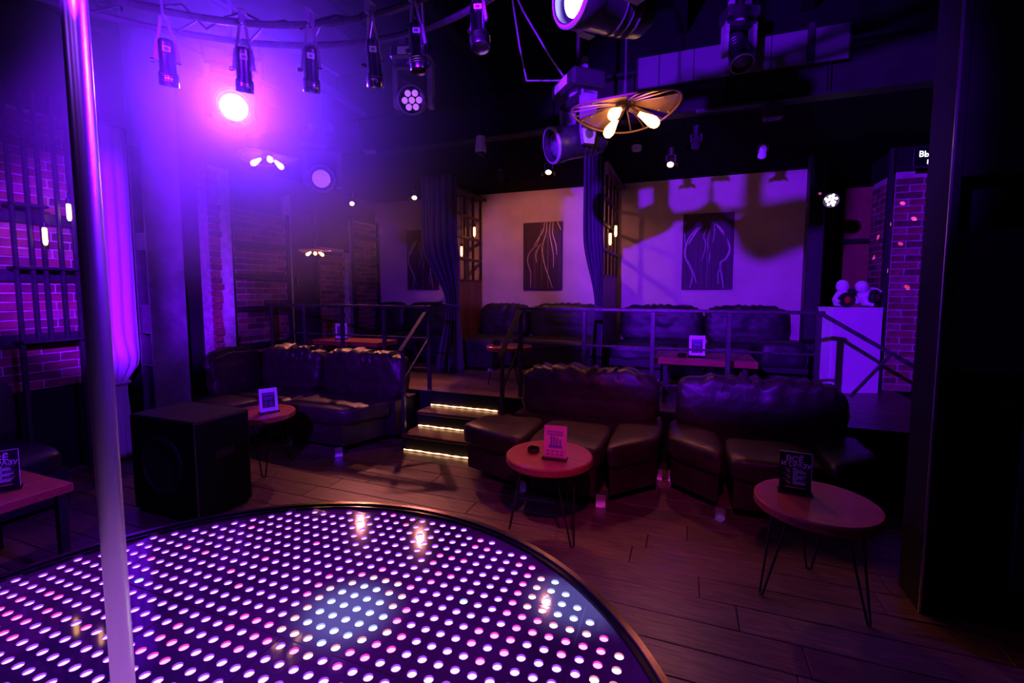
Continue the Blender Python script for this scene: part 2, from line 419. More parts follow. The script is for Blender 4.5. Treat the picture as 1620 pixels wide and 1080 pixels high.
# door
d = struct(MB().box((-5.235, 4.97, PZ), (-5.19, 5.50, 2.72), ch=.006).build('door_1', M_DARKWALL), 'dark door in the left wall')
MB().box((-5.19, 4.99, PZ + .02), (-5.185, 5.48, 2.70)).build('door_panel', M_GREYSTEEL, d)
hd = MB().tube([(-5.18, 5.04, 1.66), (-5.14, 5.04, 1.66), (-5.14, 5.04, 1.78), (-5.18, 5.04, 1.78)], .01, 8)
hd.build('door_handle', M_CHROME, d, True)
MB().box((-5.2, 5.40, PZ), (-5.13, 5.44, 2.72)).build('door_post', M_STEEL, d)

# ------------------------------------------------------------------ stairs
st = thing('stairs', 'three dark steps up to the raised seating with glowing warm light strips', 'stairs', (-2.15, 3.9, 0))
for i, (y, z) in enumerate(((3.85, .16), (4.14, .32))):
    MB().box((-2.64, y - .02, z - .03), (-1.62, y + .30, z), ch=.006).build('tread', M_DWOOD, st)
    MB().box((-2.64, y, z - .16), (-1.62, y + .015, z - .03)).build('riser', M_DARKWALL, st)
MB().box((-2.64, 4.405, .32), (-1.62, 4.418, PZ)).build('riser', M_DARKWALL, st)
rs = random.Random(3)
for (y, z, x0, x1) in ((3.825, .012, -2.60, -1.76), (4.125, .172, -2.62, -1.90), (4.392, .332, -2.62, -1.82)):
    pts = []; n = 40
    for i in range(n + 1): pts.append((x0 + (x1 - x0) * i / n, y + rs.uniform(-.001, .001), z + .0015 * math.sin(i * .5 + y)))
    MB().tube(pts, [.0045 + .002 * math.sin(i * 1.3 + y * 9) for i in range(n + 1)], 6).build('led_strip', M_STRIPLED, st)
# ------------------------------------------------------------------ railings
def railing(label, posts, x0, x1, origin):
    t = thing('railing', label, 'railing', origin)
    MB().box((x0 - .02, 4.48, 1.395), (x1 + .02, 4.52, 1.425), ch=.004).build('top_rail', M_RAIL, t)
    MB().box((x0, 4.49, 1.045), (x1, 4.51, 1.065), ch=.003).build('middle_rail', M_RAIL, t)
    MB().box((x0, 4.49, .70), (x1, 4.51, .72), ch=.003).build('lower_rail', M_RAIL, t)
    for x in posts: MB().box((x - .02, 4.482, PZ), (x + .02, 4.518, 1.395), ch=.003).build('post', M_RAIL, t)
    return t
rl = railing('black steel railing behind the corner sofa with sloping handrail down the stairs', (-5.05, -4.5, -3.91, -3.3, -2.7), -5.1, -2.7, (-3.9, 4.5, PZ))
rr = railing('long black steel railing behind the two curved sofas with sloping handrail', (-1.6, -.93, -.28, .37, 1.05), -1.6, 1.07, (-.3, 4.5, PZ))
for t, x in ((rl, -2.70), (rr, -1.60)):
    MB().bar((x, 4.52, 1.425), (x, 3.93, .98), .05, .014, .003).build('handrail', M_RAIL, t)
    MB().box((x - .018, 3.965, 0 if x < -2 else .0), (x + .018, 4.0, 1.0), ch=.003).build('stair_post', M_RAIL, t)
    MB().bar((x, 4.5, 1.06), (x, 3.98, .66), .02, .02).build('stair_mid_rail', M_RAIL, t)
MB().bar((1.07, 4.5, 1.40), (1.75, 4.5, .97), .035, .03, .003).build('handrail', M_RAIL, rr)
MB().bar((1.56, 4.5, 1.09), (1.30, 4.5, .72), .03, .02, .003).build('brace', M_RAIL, rr)

# ================================================================== STAGE
SC = Vector((-1.31, .70, 0)); SR = 1.505; SH = .35
stage = thing('dance_stage', 'round black dance stage with a grid of glowing violet lights', 'stage', (SC.x, SC.y, 0))
MB().lathe([(SR - .03, 0), (SR - .03, SH - .03), (SR - .02, SH - .022), (0, SH - .022)], 128, Matrix.Translation(SC)).build('platform_body', M_STAGE, stage, True)
MB().lathe([(SR - .032, SH - .03), (SR, SH - .03), (SR, SH + .004), (SR - .004, SH + .008), (SR - .028, SH + .008), (SR - .032, SH + .004), (SR - .032, SH - .03)], 160, Matrix.Translation(SC), caps=False).build('rim', M_GOLD, stage, True)
MB().lathe([(SR - .034, SH - .022), (SR - .034, SH - .0002), (SR - .054, SH - .0002), (SR - .054, SH - .022), (SR - .034, SH - .022)], 160, Matrix.Translation(SC), caps=False).build('border_band', M_STAGE, stage, True)
def stage_infill(m):
    MB().lathe([(SR - .05, SH - .015), (SR - .32, SH - .015)], 160, Matrix.Translation(SC), caps=False).build('edge_infill', m, stage)
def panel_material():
    m = node_mat('smoked_acrylic_painted_glow', (.020, .010, .03), .05, var=.3, scale=30, emit=(.20, .005, .50), estr=.05)  # LED light leaking between the cups is painted as panel emission
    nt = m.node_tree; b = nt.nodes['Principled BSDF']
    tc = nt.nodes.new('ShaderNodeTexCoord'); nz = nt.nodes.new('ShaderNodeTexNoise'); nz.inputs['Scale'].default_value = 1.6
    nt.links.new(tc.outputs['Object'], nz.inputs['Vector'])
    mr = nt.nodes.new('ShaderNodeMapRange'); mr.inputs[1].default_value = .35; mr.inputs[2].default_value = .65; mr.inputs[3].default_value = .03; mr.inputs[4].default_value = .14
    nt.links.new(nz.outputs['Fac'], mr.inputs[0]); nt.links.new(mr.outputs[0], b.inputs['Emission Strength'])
    # LED spill painted as cooler emission round the two bright clusters
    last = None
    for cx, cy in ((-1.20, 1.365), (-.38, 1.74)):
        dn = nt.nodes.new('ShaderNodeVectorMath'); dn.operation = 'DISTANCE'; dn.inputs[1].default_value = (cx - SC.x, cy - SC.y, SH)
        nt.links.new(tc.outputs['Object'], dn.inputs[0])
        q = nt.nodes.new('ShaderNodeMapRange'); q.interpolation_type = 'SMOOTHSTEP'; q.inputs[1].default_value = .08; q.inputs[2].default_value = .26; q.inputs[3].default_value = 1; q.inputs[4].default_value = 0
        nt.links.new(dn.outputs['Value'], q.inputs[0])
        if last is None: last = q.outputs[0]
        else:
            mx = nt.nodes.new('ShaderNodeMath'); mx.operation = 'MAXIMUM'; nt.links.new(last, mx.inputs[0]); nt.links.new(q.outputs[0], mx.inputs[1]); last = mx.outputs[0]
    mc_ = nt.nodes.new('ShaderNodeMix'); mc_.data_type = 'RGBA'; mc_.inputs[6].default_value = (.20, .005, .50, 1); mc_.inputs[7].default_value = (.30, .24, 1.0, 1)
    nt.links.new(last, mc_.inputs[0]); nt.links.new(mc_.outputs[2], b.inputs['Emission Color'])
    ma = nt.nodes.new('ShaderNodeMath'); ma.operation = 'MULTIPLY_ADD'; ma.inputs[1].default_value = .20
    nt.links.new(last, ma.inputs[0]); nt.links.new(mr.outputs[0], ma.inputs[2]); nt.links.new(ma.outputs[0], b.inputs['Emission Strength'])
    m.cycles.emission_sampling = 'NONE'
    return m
M_ACRYL_GLOW = panel_material()
stage_infill(M_ACRYL_GLOW)
PITCH = .0625; GX, GY = -1.335, 1.172; HR = .0165; NS = 12
def led_kind(x, y, rnd):
    for cx, cy, r in ((-1.20, 1.365, .16), (-.38, 1.74, .15)):
        dd = math.hypot(x - cx, y - cy) + rnd.uniform(-.015, .015)
        if dd < r: return 2
        if dd < r + .06: return 3
        if dd < r + .13 and rnd.random() < .7: return 1
    if math.hypot(x + .16, y - 1.50) < .14: return 3 if rnd.random() < .55 else 1
    for cx, cy, r in ((-.90, 2.02, .11), (-.60, 1.42, .09), (-1.45, 1.15, .12), (-2.4, .9, .18), (-1.0, 1.75, .12), (-1.7, 1.0, .1)):
        if math.hypot(x - cx, y - cy) < r and rnd.random() < .6: return 1
    return rnd.choices((0, 1, 2), (.965, .03, .005))[0]
def led_cup(kind, cx, cy, mb, base_mi=0):
    zt, zb = SH - .001, SH - .009
    ring = [(math.cos(2 * math.pi * k / NS), math.sin(2 * math.pi * k / NS)) for k in range(NS)]
    vs = [(cx + a * HR, cy + b * HR, zt) for a, b in ring] + [(cx + a * HR, cy + b * HR, zb) for a, b in ring]
    mb.add(vs, [(k, NS + k, NS + (k + 1) % NS, (k + 1) % NS) for k in range(NS)], base_mi + 1)
    mb.add([(cx + a * HR, cy + b * HR, zb) for a, b in ring], [tuple(range(NS))], base_mi)
KM = [(M_LED_V, M_CUP_V), (M_LED_P, M_CUP_P), (M_LED_W, M_CUP_W), (M_LED_K, M_CUP_K)]
LEDMESH = []
for k in range(4):
    mb = MB(); led_cup(k, 0, 0, mb); LEDMESH.append(mb.build('led_light', None, mats=list(KM[k]), mesh_only=True))
cells = {}; rnd = random.Random(11)
for ip in range(-6, 6):
    for jp in range(-6, 6):
        px, py = GX + ip * .5, GY + jp * .5
        lst = []
        for i in range(8):
            for j in range(8):
                x, y = px + (i + .5) * PITCH, py + (j + .5) * PITCH
                if math.hypot(x - SC.x, y - SC.y) < SR - .100: lst.append((x, y, led_kind(x, y, rnd)))
        if lst: cells[(ip, jp)] = (px, py, lst)
ca, sa = math.cos(R(20.66)), math.sin(R(20.66))
def in_view(x, y):
    dx, dz = x * ca + y * sa, -x * sa + y * ca
    if dz < .2: return None
    v = 458 + 727 * 1.25 / dz
    if v > 1085 or abs(dx / dz * 727) > 815: return None
    return dz
order = sorted([(in_view(x, y), x, y) for (_, _, l) in cells.values() for (x, y, _) in l if in_view(x, y)])
single = set((x, y) for _, x, y in order[:300])
for key, (px, py, lst) in sorted(cells.items()):
    mb = MB(); e = .003
    for (x, y, k) in lst:
        h = PITCH / 2; i = round((x - px) / PITCH - .5); j = round((y - py) / PITCH - .5)
        x0, x1, y0, y1 = x - h + (e if i == 0 else 0), x + h - (e if i == 7 else 0), y - h + (e if j == 0 else 0), y + h - (e if j == 7 else 0)
        sq = []
        for s in range(NS):
            t = 2 * math.pi * s / NS; c_, s_ = math.cos(t), math.sin(t); m = max(abs(c_), abs(s_))
            sq.append((min(x1, max(x0, x + c_ / m * h)), min(y1, max(y0, y + s_ / m * h)), SH - .001))
        # exact corners
        cor = [(x1, y1), (x0, y1), (x0, y0), (x1, y0)]
        hole = [(x + math.cos(2 * math.pi * s / NS) * HR, y + math.sin(2 * math.pi * s / NS) * HR, SH - .001) for s in range(NS)]
        vs = sq + hole + [(a, b, SH - .001) for a, b in cor]
        fs = []
        for s in range(NS):
            s2 = (s + 1) % NS
            q = s // 3
            if s % 3 == 1: fs.append((s, 2 * NS + q, s2, NS + s2, NS + s))
            else: fs.append((s, s2, NS + s2, NS + s))
        mb.add(vs, fs)
        for (ex, A, B) in ((i == 0, (x0, y0), (x0, y1)), (i == 7, (x1, y1), (x1, y0)), (j == 0, (x1, y0), (x0, y0)), (j == 7, (x0, y1), (x1, y1))):
            if ex: mb.add([(*A, SH - .001), (*B, SH - .001), (*B, SH - .02), (*A, SH - .02)], [(0, 1, 2, 3)])
    pn = mb.build('led_panel', M_ACRYL_GLOW, stage)
    rest = MB(); nr = 0
    for (x, y, k) in lst:
        if (x, y) in single:
            o = bpy.data.objects.new('led_light', LEDMESH[k]); COL.objects.link(o); o.parent = pn
            o.location = (x - SC.x, y - SC.y, 0)
        else: led_cup(k, x, y, rest, k * 2); nr += 1
    if nr:
        o = rest.build('led_lights', None, pn, mats=[q for p in KM for q in p]); o['kind'] = 'stuff'
# pole
pole = thing('dance_pole', 'tall polished chrome dance pole standing on the stage', 'pole', (-1.352, .695, SH))
MB().lathe([(.025, SH), (.025, 4.08)], 48, Matrix.Translation((-1.352, .695, 0))).build('shaft', M_CHROME, pole, True)
MB().lathe([(.07, SH), (.07, SH + .01), (.032, SH + .03), (.025, SH + .03)], 32, Matrix.Translation((-1.352, .695, 0))).build('base_collar', M_CHROME, pole, True)

# ================================================================== TRUSS AND FIXTURES
TC = Vector((-1.42, .65, 0))
tr = thing('lighting_truss', 'round black steel lighting truss hanging over the stage', 'truss', (TC.x, TC.y, 2.9))
def ring(r, z): return [(TC.x + r * math.cos(2 * math.pi * k / 96), TC.y + r * math.sin(2 * math.pi * k / 96), z) for k in range(96)]
for r in (1.265, 1.455): MB().tube(ring(r, 2.9), .017, 8, closed=True).build('chord', M_RAIL, tr, True)
for i in range(28):
    a = 2 * math.pi * i / 28; b = a + math.pi / 28
    MB().tube([(TC.x + 1.265 * math.cos(a), TC.y + 1.265 * math.sin(a), 2.9), (TC.x + 1.455 * math.cos(b), TC.y + 1.455 * math.sin(b), 2.9)], .007, 6).build('brace', M_RAIL, tr)
for i in range(6):
    a = 2 * math.pi * i / 6 + .4
    MB().tube([(TC.x + 1.36 * math.cos(a), TC.y + 1.36 * math.sin(a), 2.9), (TC.x + 1.36 * math.cos(a), TC.y + 1.36 * math.sin(a), 4.05)], .006, 6).build('suspension_rod', M_RAIL, tr)

def par(cl, bt, label, roll):
    t = thing('par_light', label, 'stage light', (cl[0], cl[1], 2.9), 'small can lights on the round truss')
    ax = (Vector(bt) - Vector((cl[0], cl[1], 2.84))).normalized()
    q = ax.to_track_quat('Z', 'Y').to_matrix().to_4x4()
    m = Matrix.Translation(Vector((cl[0], cl[1], 2.9)) + ax * .12) @ q
    MB().lathe([(.018, 0), (.030, .005), (.034, .02), (.034, .14), (.040, .15), (.041, .20), (.039, .205), (.030, .20), (.028, .17)], 24, m).build('can', M_DCHROME, t, True)
    MB().lathe([(.028, .172), (0, .176)], 20, m).build('lens', M_LENS_OFF, t, True)
    for z in (.155, .165, .175): MB().lathe([(.0405, z), (.0425, z + .002), (.0405, z + .004)], 24, m, caps=False).build('cooling_fin', M_DCHROME, t, True)
    # hook clamp
    h = MB(); hook = []
    side = Vector((-(cl[1] - TC.y), cl[0] - TC.x, 0)).normalized()
    rad = Vector((cl[0] - TC.x, cl[1] - TC.y, 0)).normalized(); c0 = Vector((cl[0], cl[1], 2.9))
    for s in (-1, 1):
        h.bar(c0 + rad * .024 * s + Vector((0, 0, .03)), c0 + rad * .022 * s + Vector((0, 0, -.03)), .03, .006, up=side)
    h.bar(c0 + rad * -.026 + Vector((0, 0, .03)), c0 + rad * .026 + Vector((0, 0, .03)), .03, .006)
    h.build('hook_clamp', M_GREYPLASTIC, t)
    y = MB()
    for s in (-1, 1):
        y.bar(c0 + side * .012 * s + Vector((0, 0, -.03)), c0 + ax * .13 + side * .03 * s, .012, .005, up=rad)
        y.bar(c0 + ax * .13 + side * .036 * s, c0 + ax * .22 + side * .047 * s, .014, .004, up=rad)
    y.build('yoke', M_GREYPLASTIC, t)
    kb = MB()
    kb.lathe([(.004, -.055), (.004, .055)], 10, Matrix.Translation(c0 + ax * .22) @ side.to_track_quat('Z', 'Y').to_matrix().to_4x4())
    kb.lathe([(.010, .050), (.010, .066)], 10, Matrix.Translation(c0 + ax * .22) @ side.to_track_quat('Z', 'Y').to_matrix().to_4x4())
    kb.build('yoke_knob', M_DCHROME, t, True)
    # barcode sticker facing the room
    cv = (Vector((0, 0, 1.6)) - c0); cv = (cv - ax * cv.dot(ax)).normalized(); sx = ax.cross(cv)
    p = c0 + ax * .165 + cv * .0345
    def quad(u0, u1, v0, v1, lift): return [p + sx * u0 + ax * v0 + cv * lift, p + sx * u1 + ax * v0 + cv * lift, p + sx * u1 + ax * v1 + cv * lift, p + sx * u0 + ax * v1 + cv * lift]
    sk = MB(); sk.add(quad(-.016, .016, -.012, .012, .001), [(0, 1, 2, 3)], 0)
    for k in range(6): sk.add(quad(-.009 + k * .003, -.0075 + k * .003 + .0006 * (k % 3), -.006, .007, .0018), [(0, 1, 2, 3)], 1)
    sk.build('barcode_sticker', None, t, mats=[M_PAPER, M_INK])
    return t
CL = [(-2.31, 1.53), (-2.03, 1.71), (-1.72, 1.82), (-1.41, 1.87), (-1.17, 1.86), (-.86, 1.85), (-2.5, 1.3)]
BT = [(-2.36, 1.57, 2.62), (-2.09, 1.76, 2.62), (-1.77, 1.87, 2.62), (-1.44, 1.93, 2.62), (-1.15, 1.86, 2.60), (-.82, 1.80, 2.58), (-2.53, 1.33, 2.6)]
PARWHERE = ['at the pole end of the row', 'just over the blazing head', 'between blazing head and wash light', 'on the pole side of the wash light', 'directly over the wash light', 'beside the head over the fan pendant']
for i in range(6):
    par(CL[i], BT[i], 'slim dark can light on the round truss, ' + PARWHERE[i], i)
# cable along the truss
pts = [(TC.x + (1.27 + .02 * math.sin(k * 1.7)) * math.cos(a), TC.y + (1.27 + .02 * math.sin(k * 1.7)) * math.sin(a), 2.925 + .018 * math.sin(k * 2.3) - (.05 if k % 5 == 2 else 0)) for k, a in enumerate([R(20 + 4 * j) for j in range(40)])]
MB().tube(pts, .006, 6).build('power_cable', M_RUBBER, tr, True)

def moving_head(label, pivot, direction, s=1., lens=None, wash=False, base_top=None, body=None, sticker=False, lensr=.78, group=None):
    pv = Vector(pivot); dr = Vector(direction).normalized()
    hz = Vector((dr.x, dr.y, 0)).normalized(); sd = Vector((-hz.y, hz.x, 0))
    top = pv.z + .30 * s
    t = thing('moving_head_light', label, 'stage light', (pv.x, pv.y, top + .11 * s), group)
    body = body or M_PLASTIC
    mh = Matrix.Translation(pv) @ dr.to_track_quat('Z', 'Y').to_matrix().to_4x4()
    if wash:
        prof = [(0, -.12), (.07, -.12), (.09, -.09), (.10, -.02), (.10, .06), (.108, .07), (.112, .085), (.110, .095), (.100, .095), (.098, .075)]
    else:
        prof = [(0, -.20), (.075, -.20), (.10, -.17), (.108, -.06), (.108, .10), (.116, .12), (.118, .19), (.114, .20), (.098, .20), (.095, .165)]
    prof = [(r * s, z * s) for r, z in prof]
    hd = MB().lathe(prof, 36, mh, caps=False).build('head', body, t, True)
    lz = (.078 if wash else .168) * s; lr = .098 * s
    if wash:
        MB().lathe([(lr, lz - .006 * s), (0, lz - .006 * s)], 32, mh, caps=False).build('lens_plate', M_GLASSBLK, t)
        for k in range(7):
            a = k * math.pi / 3; rr_ = 0 if k == 6 else .06 * s
            mm = mh @ Matrix.Translation((rr_ * math.cos(a), rr_ * math.sin(a), lz - .004 * s))
            MB().lathe([(.026 * s, 0), (.024 * s, .008 * s), (.014 * s, .014 * s), (0, .016 * s)], 18, mm, caps=False).build('lens', lens, t, True)
        MB().lathe([(.112 * s, .086 * s), (.116 * s, .090 * s), (.112 * s, .097 * s), (.104 * s, .097 * s)], 36, mh, caps=False).build('front_ring', M_GREYPLASTIC, t, True)
    else:
        MB().lathe([(lr * lensr, lz), (lr * lensr * .7, lz + .008 * s), (0, lz + .012 * s)], 32, mh, caps=False).build('lens', lens, t, True)
        MB().lathe([(lr, lz - .002), (lr * lensr, lz)], 36, mh, caps=False).build('inner_bezel', M_GLASSBLK, t, True)
        MB().lathe([(.118 * s, .185 * s), (.120 * s, .195 * s), (.114 * s, .203 * s), (.104 * s, .203 * s)], 36, mh, caps=False).build('front_ring', M_GREYPLASTIC, t, True)
        for z in (-.10, -.06, -.02): MB().lathe([(.1055 * s, z * s), (.112 * s, (z + .006) * s), (.107 * s, (z + .012) * s)], 30, mh, caps=False).build('vent_fin', body, hd, True)
    for sg in (-1, 1):
        y = MB(); a = pv + sd * sg * .145 * s
        B = Matrix.Translation(a) @ Matrix(((hz.x, sd.x, 0, 0), (hz.y, sd.y, 0, 0), (0, 0, 1, 0), (0, 0, 0, 1)))
        y.prism([(-.035 * s, -.06 * s), (.035 * s, -.06 * s), (.05 * s, .02 * s), (.055 * s, .27 * s), (-.055 * s, .27 * s), (-.05 * s, .02 * s)], -.02 * s, .02 * s,
                B @ Matrix(((1, 0, 0, 0), (0, 0, 1, 0), (0, 1, 0, 0), (0, 0, 0, 1))))
        y.build('yoke_arm', M_GREYPLASTIC, t)
        MB().lathe([(.03 * s, -.02 * s), (.03 * s, .055 * s)], 16, Matrix.Translation(pv + sd * sg * .11 * s) @ (sd * sg).to_track_quat('Z', 'Y').to_matrix().to_4x4()).build('pivot', M_PLASTIC, t, True)
    B = Matrix.Translation((pv.x, pv.y, pv.z)) @ Matrix(((hz.x, sd.x, 0, 0), (hz.y, sd.y, 0, 0), (0, 0, 1, 0), (0, 0, 0, 1)))
    MB().box((-.06 * s, -.165 * s, .235 * s), (.06 * s, .165 * s, .285 * s), B, .015 * s).build('yoke_bridge', body, t)
    bs = MB().box((-.12 * s, -.17 * s, .30 * s), (.12 * s, .17 * s, .41 * s), B, .018 * s).build('base', body, t)
    MB().lathe([(.06 * s, .28 * s), (.06 * s, .305 * s)], 20, B).build('turntable', M_GREYPLASTIC, t, True)
    for sg in (-1, 1):
        MB().box((-.015, sg * .09 * s - .02, .41 * s), (.015, sg * .09 * s + .02, .50 * s), B).build('clamp', M_GREYPLASTIC, t)
    MB().tube([B @ Vector((0, 0, .45 * s)), B @ Vector((0, 0, 4.09 - pv.z))], .012, 8).build('drop_pipe', M_RAIL, t)
    if sticker:
        MB().box((.121 * s, -.10 * s, .325 * s), (.124 * s, .08 * s, .385 * s), B).build('sticker', M_PAPER, bs)
    return t, mh, lz
# A: burning violet head above the stage, facing the lounge
tA, mA, lzA = moving_head('round moving head light blazing violet white over the corner sofa side', (-2.86, 2.32, 2.80), (.75, -.62, -.22), 1.0, M_LENS_HOT)
pA = mA @ Vector((0, 0, lzA + .05)); spot(pA, pA + Vector((.75, -.62, -.22)), P_HEAD_A, VIOLET_A, 125, .8, .06, tA)
tB, mB_, lzB = moving_head('round moving head light blazing violet white above the fan pendant', (-.27, 1.64, 2.56), (-.66, -.80, -.10), .82, M_LENS_B)
pB = mB_ @ Vector((0, 0, lzB + .04)); spot(pB, pB + Vector((-.66, -.80, -.10)), P_HEAD_B, VIOLET, 150, .6, .05, tB)
moving_head('small moving wash light with seven round lenses under the truss', (-1.49, 2.36, 2.68), (.30, -1, -.28), .68, M_LENS_DIM, True, sticker=True)
moving_head('moving head light with a dim frosted lens beside the back pendant lamp', (-3.02, 3.28, 2.56), (.62, -.75, -.12), .95, M_LENS_DIM)
tt, _, _ = moving_head('large unlit moving head light with a clear glass lens behind the fan pendant', (-.70, 3.08, 2.58), (-.85, -.72, -.28), .98, M_LENS_OFF, sticker=True)
for k, pts in enumerate(([(-.78, 3.02, 2.98), (-.84, 2.9, 3.06), (-.95, 2.7, 3.25), (-1.02, 2.4, 3.45), (-1.05, 2.2, 4.09)], [(-.80, 3.0, 2.95), (-.98, 2.86, 2.92), (-1.0, 2.78, 3.1), (-1.0, 2.6, 3.4), (-1.12, 2.3, 4.09)])):
    MB().tube([Vector(p) for p in pts], .006, 6).build('cable', M_GREYPLASTIC, tt, True)
moving_head('dark moving head light hanging in front of the pale panel band', (.32, 4.0, 3.40), (.2, -.5, -1), .72, M_LENS_OFF)
# fixtures on the near side of the truss which throw light into the lounge, plus an added fill wash
tS, mS, lzS = moving_head('moving head light aimed over the lounge at the back wall', (-.86, -.50, 2.62), (.23, .96, -.06), .9, M_LENS_V)
pS = mS @ Vector((0, 0, lzS + .05)); spot(pS, (.78, 6.9, 2.32), P_FLOOD, VIOLET, 46, .45, .03, tS)
tD, mD, lzD = moving_head('moving head light aimed at the white curtain', (-.35, .05, 2.62), (-.85, .50, -.15), .9, M_LENS_V)
pD = mD @ Vector((0, 0, lzD + .05)); spot(pD, (-5.0, 2.80, 1.85), P_CURTAIN, VIOLET, 24, .5, .03, tD)
tE, mE, lzE = moving_head('moving head light aimed at the corner sofa and the left booth', (-1.55, -.62, 2.62), (-.42, .90, -.15), .9, M_LENS_V)
pE = mE @ Vector((0, 0, lzE + .05)); spot(pE, (-4.0, 4.9, 1.35), P_LEFT, VIOLET, 44, .5, .03, tE)
tW, mW, lzW = moving_head('added unseen moving wash light, magenta fill over the near edge of the stage', (.0, .62, 2.74), (-.3, .75, -.7), .68, M_LENS_DIM, True)
pW = mW @ Vector((0, 0, lzW + .03)); spot(pW, (-.45, 3.0, .5), P_WASH_FILL, MAGENTA, 40, .8, .05, tW)  # unseen wash added as magenta fill for the menu and table

# steel brace under the ceiling
t = thing('junction_plate', 'small pale square plate under the steel beam by the brace', 'plate', (-3.30, 4.32, 3.13))
MB().box((-3.36, 4.28, 3.108), (-3.24, 4.36, 3.13), ch=.004).build('cover', M_WHITEPLASTIC, t)
MB().lathe([(.006, 3.108), (.005, 3.104), (0, 3.103)], 10, Matrix.Translation((-3.34, 4.32, 0)), caps=False).build('screw', M_CHROME, t)
tag(MB().bar((-2.98, 2.95, 3.36), (-3.4, 4.36, 3.52), .045, .006).bar((-2.96, 2.95, 3.385), (-3.38, 4.36, 3.545), .006, .05).build('steel_brace', M_RAIL), 'thin steel angle brace running up to the beam', 'brace')

# ------------------------------------------------------------------ pendants
def pendant(label, c, r, rz, tilt, blades=((20, 70), (140, 195), (250, 312))):
    t = thing('pendant_lamp', label, 'lamp', c)
    cx, cy, cz = c
    def P(a, rad):
        z = cz - .02 - .14 * r * (rad / r) ** 1.5 + tilt * r * math.sin(a + .6) * (rad / r) ** 2 + .09 * r * math.sin(2 * a + .5) * (rad / r) ** 2
        return Vector((cx + rad * math.cos(a + rz), cy + rad * math.sin(a + rz), z))
    MB().tube([P(2 * math.pi * k / 72, r) for k in range(72)], .006 * r / .3, 8, closed=True).build('hoop', M_COPPER, t, True)
    for a in (80, 92, 104, 120, 205, 222, 238, 325, 342, 0):
        MB().tube([P(R(a), r * q) for q in (.08, .3, .5, .7, .85, 1)], .0045 * r / .3, 6).build('spoke', M_COPPER, t, True)
    for a0, a1 in blades:
        na, nr = 12, 10; vs = []; fs = []
        for i in range(na + 1):
            for j in range(nr + 1):
                q = .12 + .87 * j / nr; vs.append(P(R(a0 + (a1 - a0) * i / na), r * q) + Vector((0, 0, .004)))
        for i in range(na):
            for j in range(nr):
                k = i * (nr + 1) + j; fs.append((k, k + 1, k + nr + 2, k + nr + 1))
        mb = MB(); mb.add(vs, fs); bl = mb.build('shade_blade', M_COPPER, t, True)
        md = bl.modifiers.new('thickness', 'SOLIDIFY'); md.thickness = .003
        rv = MB()
        for a in (a0 + 4, a1 - 4):
            for q in (.72, .93): rv.lathe([(.006, 0), (.005, .004), (0, .006)], 8, Matrix.Translation(P(R(a), r * q) - Vector((0, 0, .004))), caps=False)
        rv.build('rivets', M_CHROME, bl)
    MB().lathe([(.012, .10), (.014, .02), (.05 * r / .3, 0), (.055 * r / .3, -.03), (.03 * r / .3, -.05), (0, -.05)], 20, Matrix.Translation(c), caps=False).build('hub', M_GREYSTEEL, t, True)
    MB().tube([(cx, cy, cz + .08), (cx, cy, 4.09 if cy < 4.4 else 3.12)], .006, 8).build('stem', M_GREYSTEEL, t)
    k = r / .3
    for a in (0, 118, 240):
        d = Vector((math.cos(R(a + 45) + rz), math.sin(R(a + 45) + rz), -.62)).normalized()
        m = Matrix.Translation(Vector(c) + Vector((0, 0, -.03 * k)) + d * .03 * k) @ d.to_track_quat('Z', 'Y').to_matrix().to_4x4()
        sk = MB().lathe([(.016 * k, 0), (.018 * k, .01 * k), (.018 * k, .055 * k), (.014 * k, .06 * k)], 16, m).build('socket', M_COPPER, t, True)
        MB().lathe([(.013 * k, .058 * k), (.018 * k, .085 * k), (.030 * k, .135 * k), (.032 * k, .155 * k), (.026 * k, .178 * k), (.012 * k, .190 * k), (0, .192 * k)], 18, m, caps=False).build('bulb', M_BULB, sk, True)
    return t
pendant('large copper fan pendant lamp with glowing bulbs over the round menu table', (-.35, 2.74, 2.67), .30, R(-30), .05)
pendant('copper fan pendant lamp with glowing bulbs beside the frosted moving head', (-3.80, 3.42, 2.93), .26, R(40), .0)
pendant('small copper fan pendant lamp hanging in front of the dark door', (-4.62, 4.84, 2.16), .20, R(30), .0)

# ------------------------------------------------------------------ ceiling track spots
def track_spot(label, p, aim, on, power=40, angle=60):
    t = thing('track_spotlight', label, 'spotlight', (p[0], p[1], 3.13))
    p = Vector(p); d = (Vector(aim) - p).normalized()
    m = Matrix.Translation(p) @ d.to_track_quat('Z', 'Y').to_matrix().to_4x4()
    MB().lathe([(0, -.06), (.025, -.06), (.034, -.04), (.036, .03), (.040, .035), (.040, .055), (.034, .055), (.032, .04)], 20, m, caps=False).build('lamp_body', M_WHITEPLASTIC if not on else M_GREYSTEEL, t, True)
    MB().lathe([(.032, .042), (0, .045)], 20, m, caps=False).build('lens', M_TRACKLENS if on else M_LENS_OFF, t)
    sdv = Vector((-d.y, d.x, 0)).normalized(); y = MB()
    for s in (-1, 1):
        y.bar(p + sdv * .044 * s, p + sdv * .044 * s + Vector((0, 0, .07)), .014, .004, up=d)
        MB().bar(p + d * .05 + sdv * .04 * s, p + d * .09 + sdv * .085 * s, .05, .003, up=d).build('barn_door', M_GOLD, t)
    y.bar(p + sdv * -.046 + Vector((0, 0, .07)), p + sdv * .046 + Vector((0, 0, .07)), .014, .004)
    y.build('bracket', M_STEEL, t)
    MB().lathe([(.03, p.z + .07), (.03, 3.128)], 14, Matrix.Translation((p.x, p.y, 0))).build('mount', M_STEEL, t, True)
    if on: spot(p + d * .06, p + d, power, WARM, angle, .5, .03, t)
track_spot('lit ceiling spotlight over the back brick corner', (-4.97, 6.02, 2.98), (-2.4, 2.9, .2), True, 170, 62)
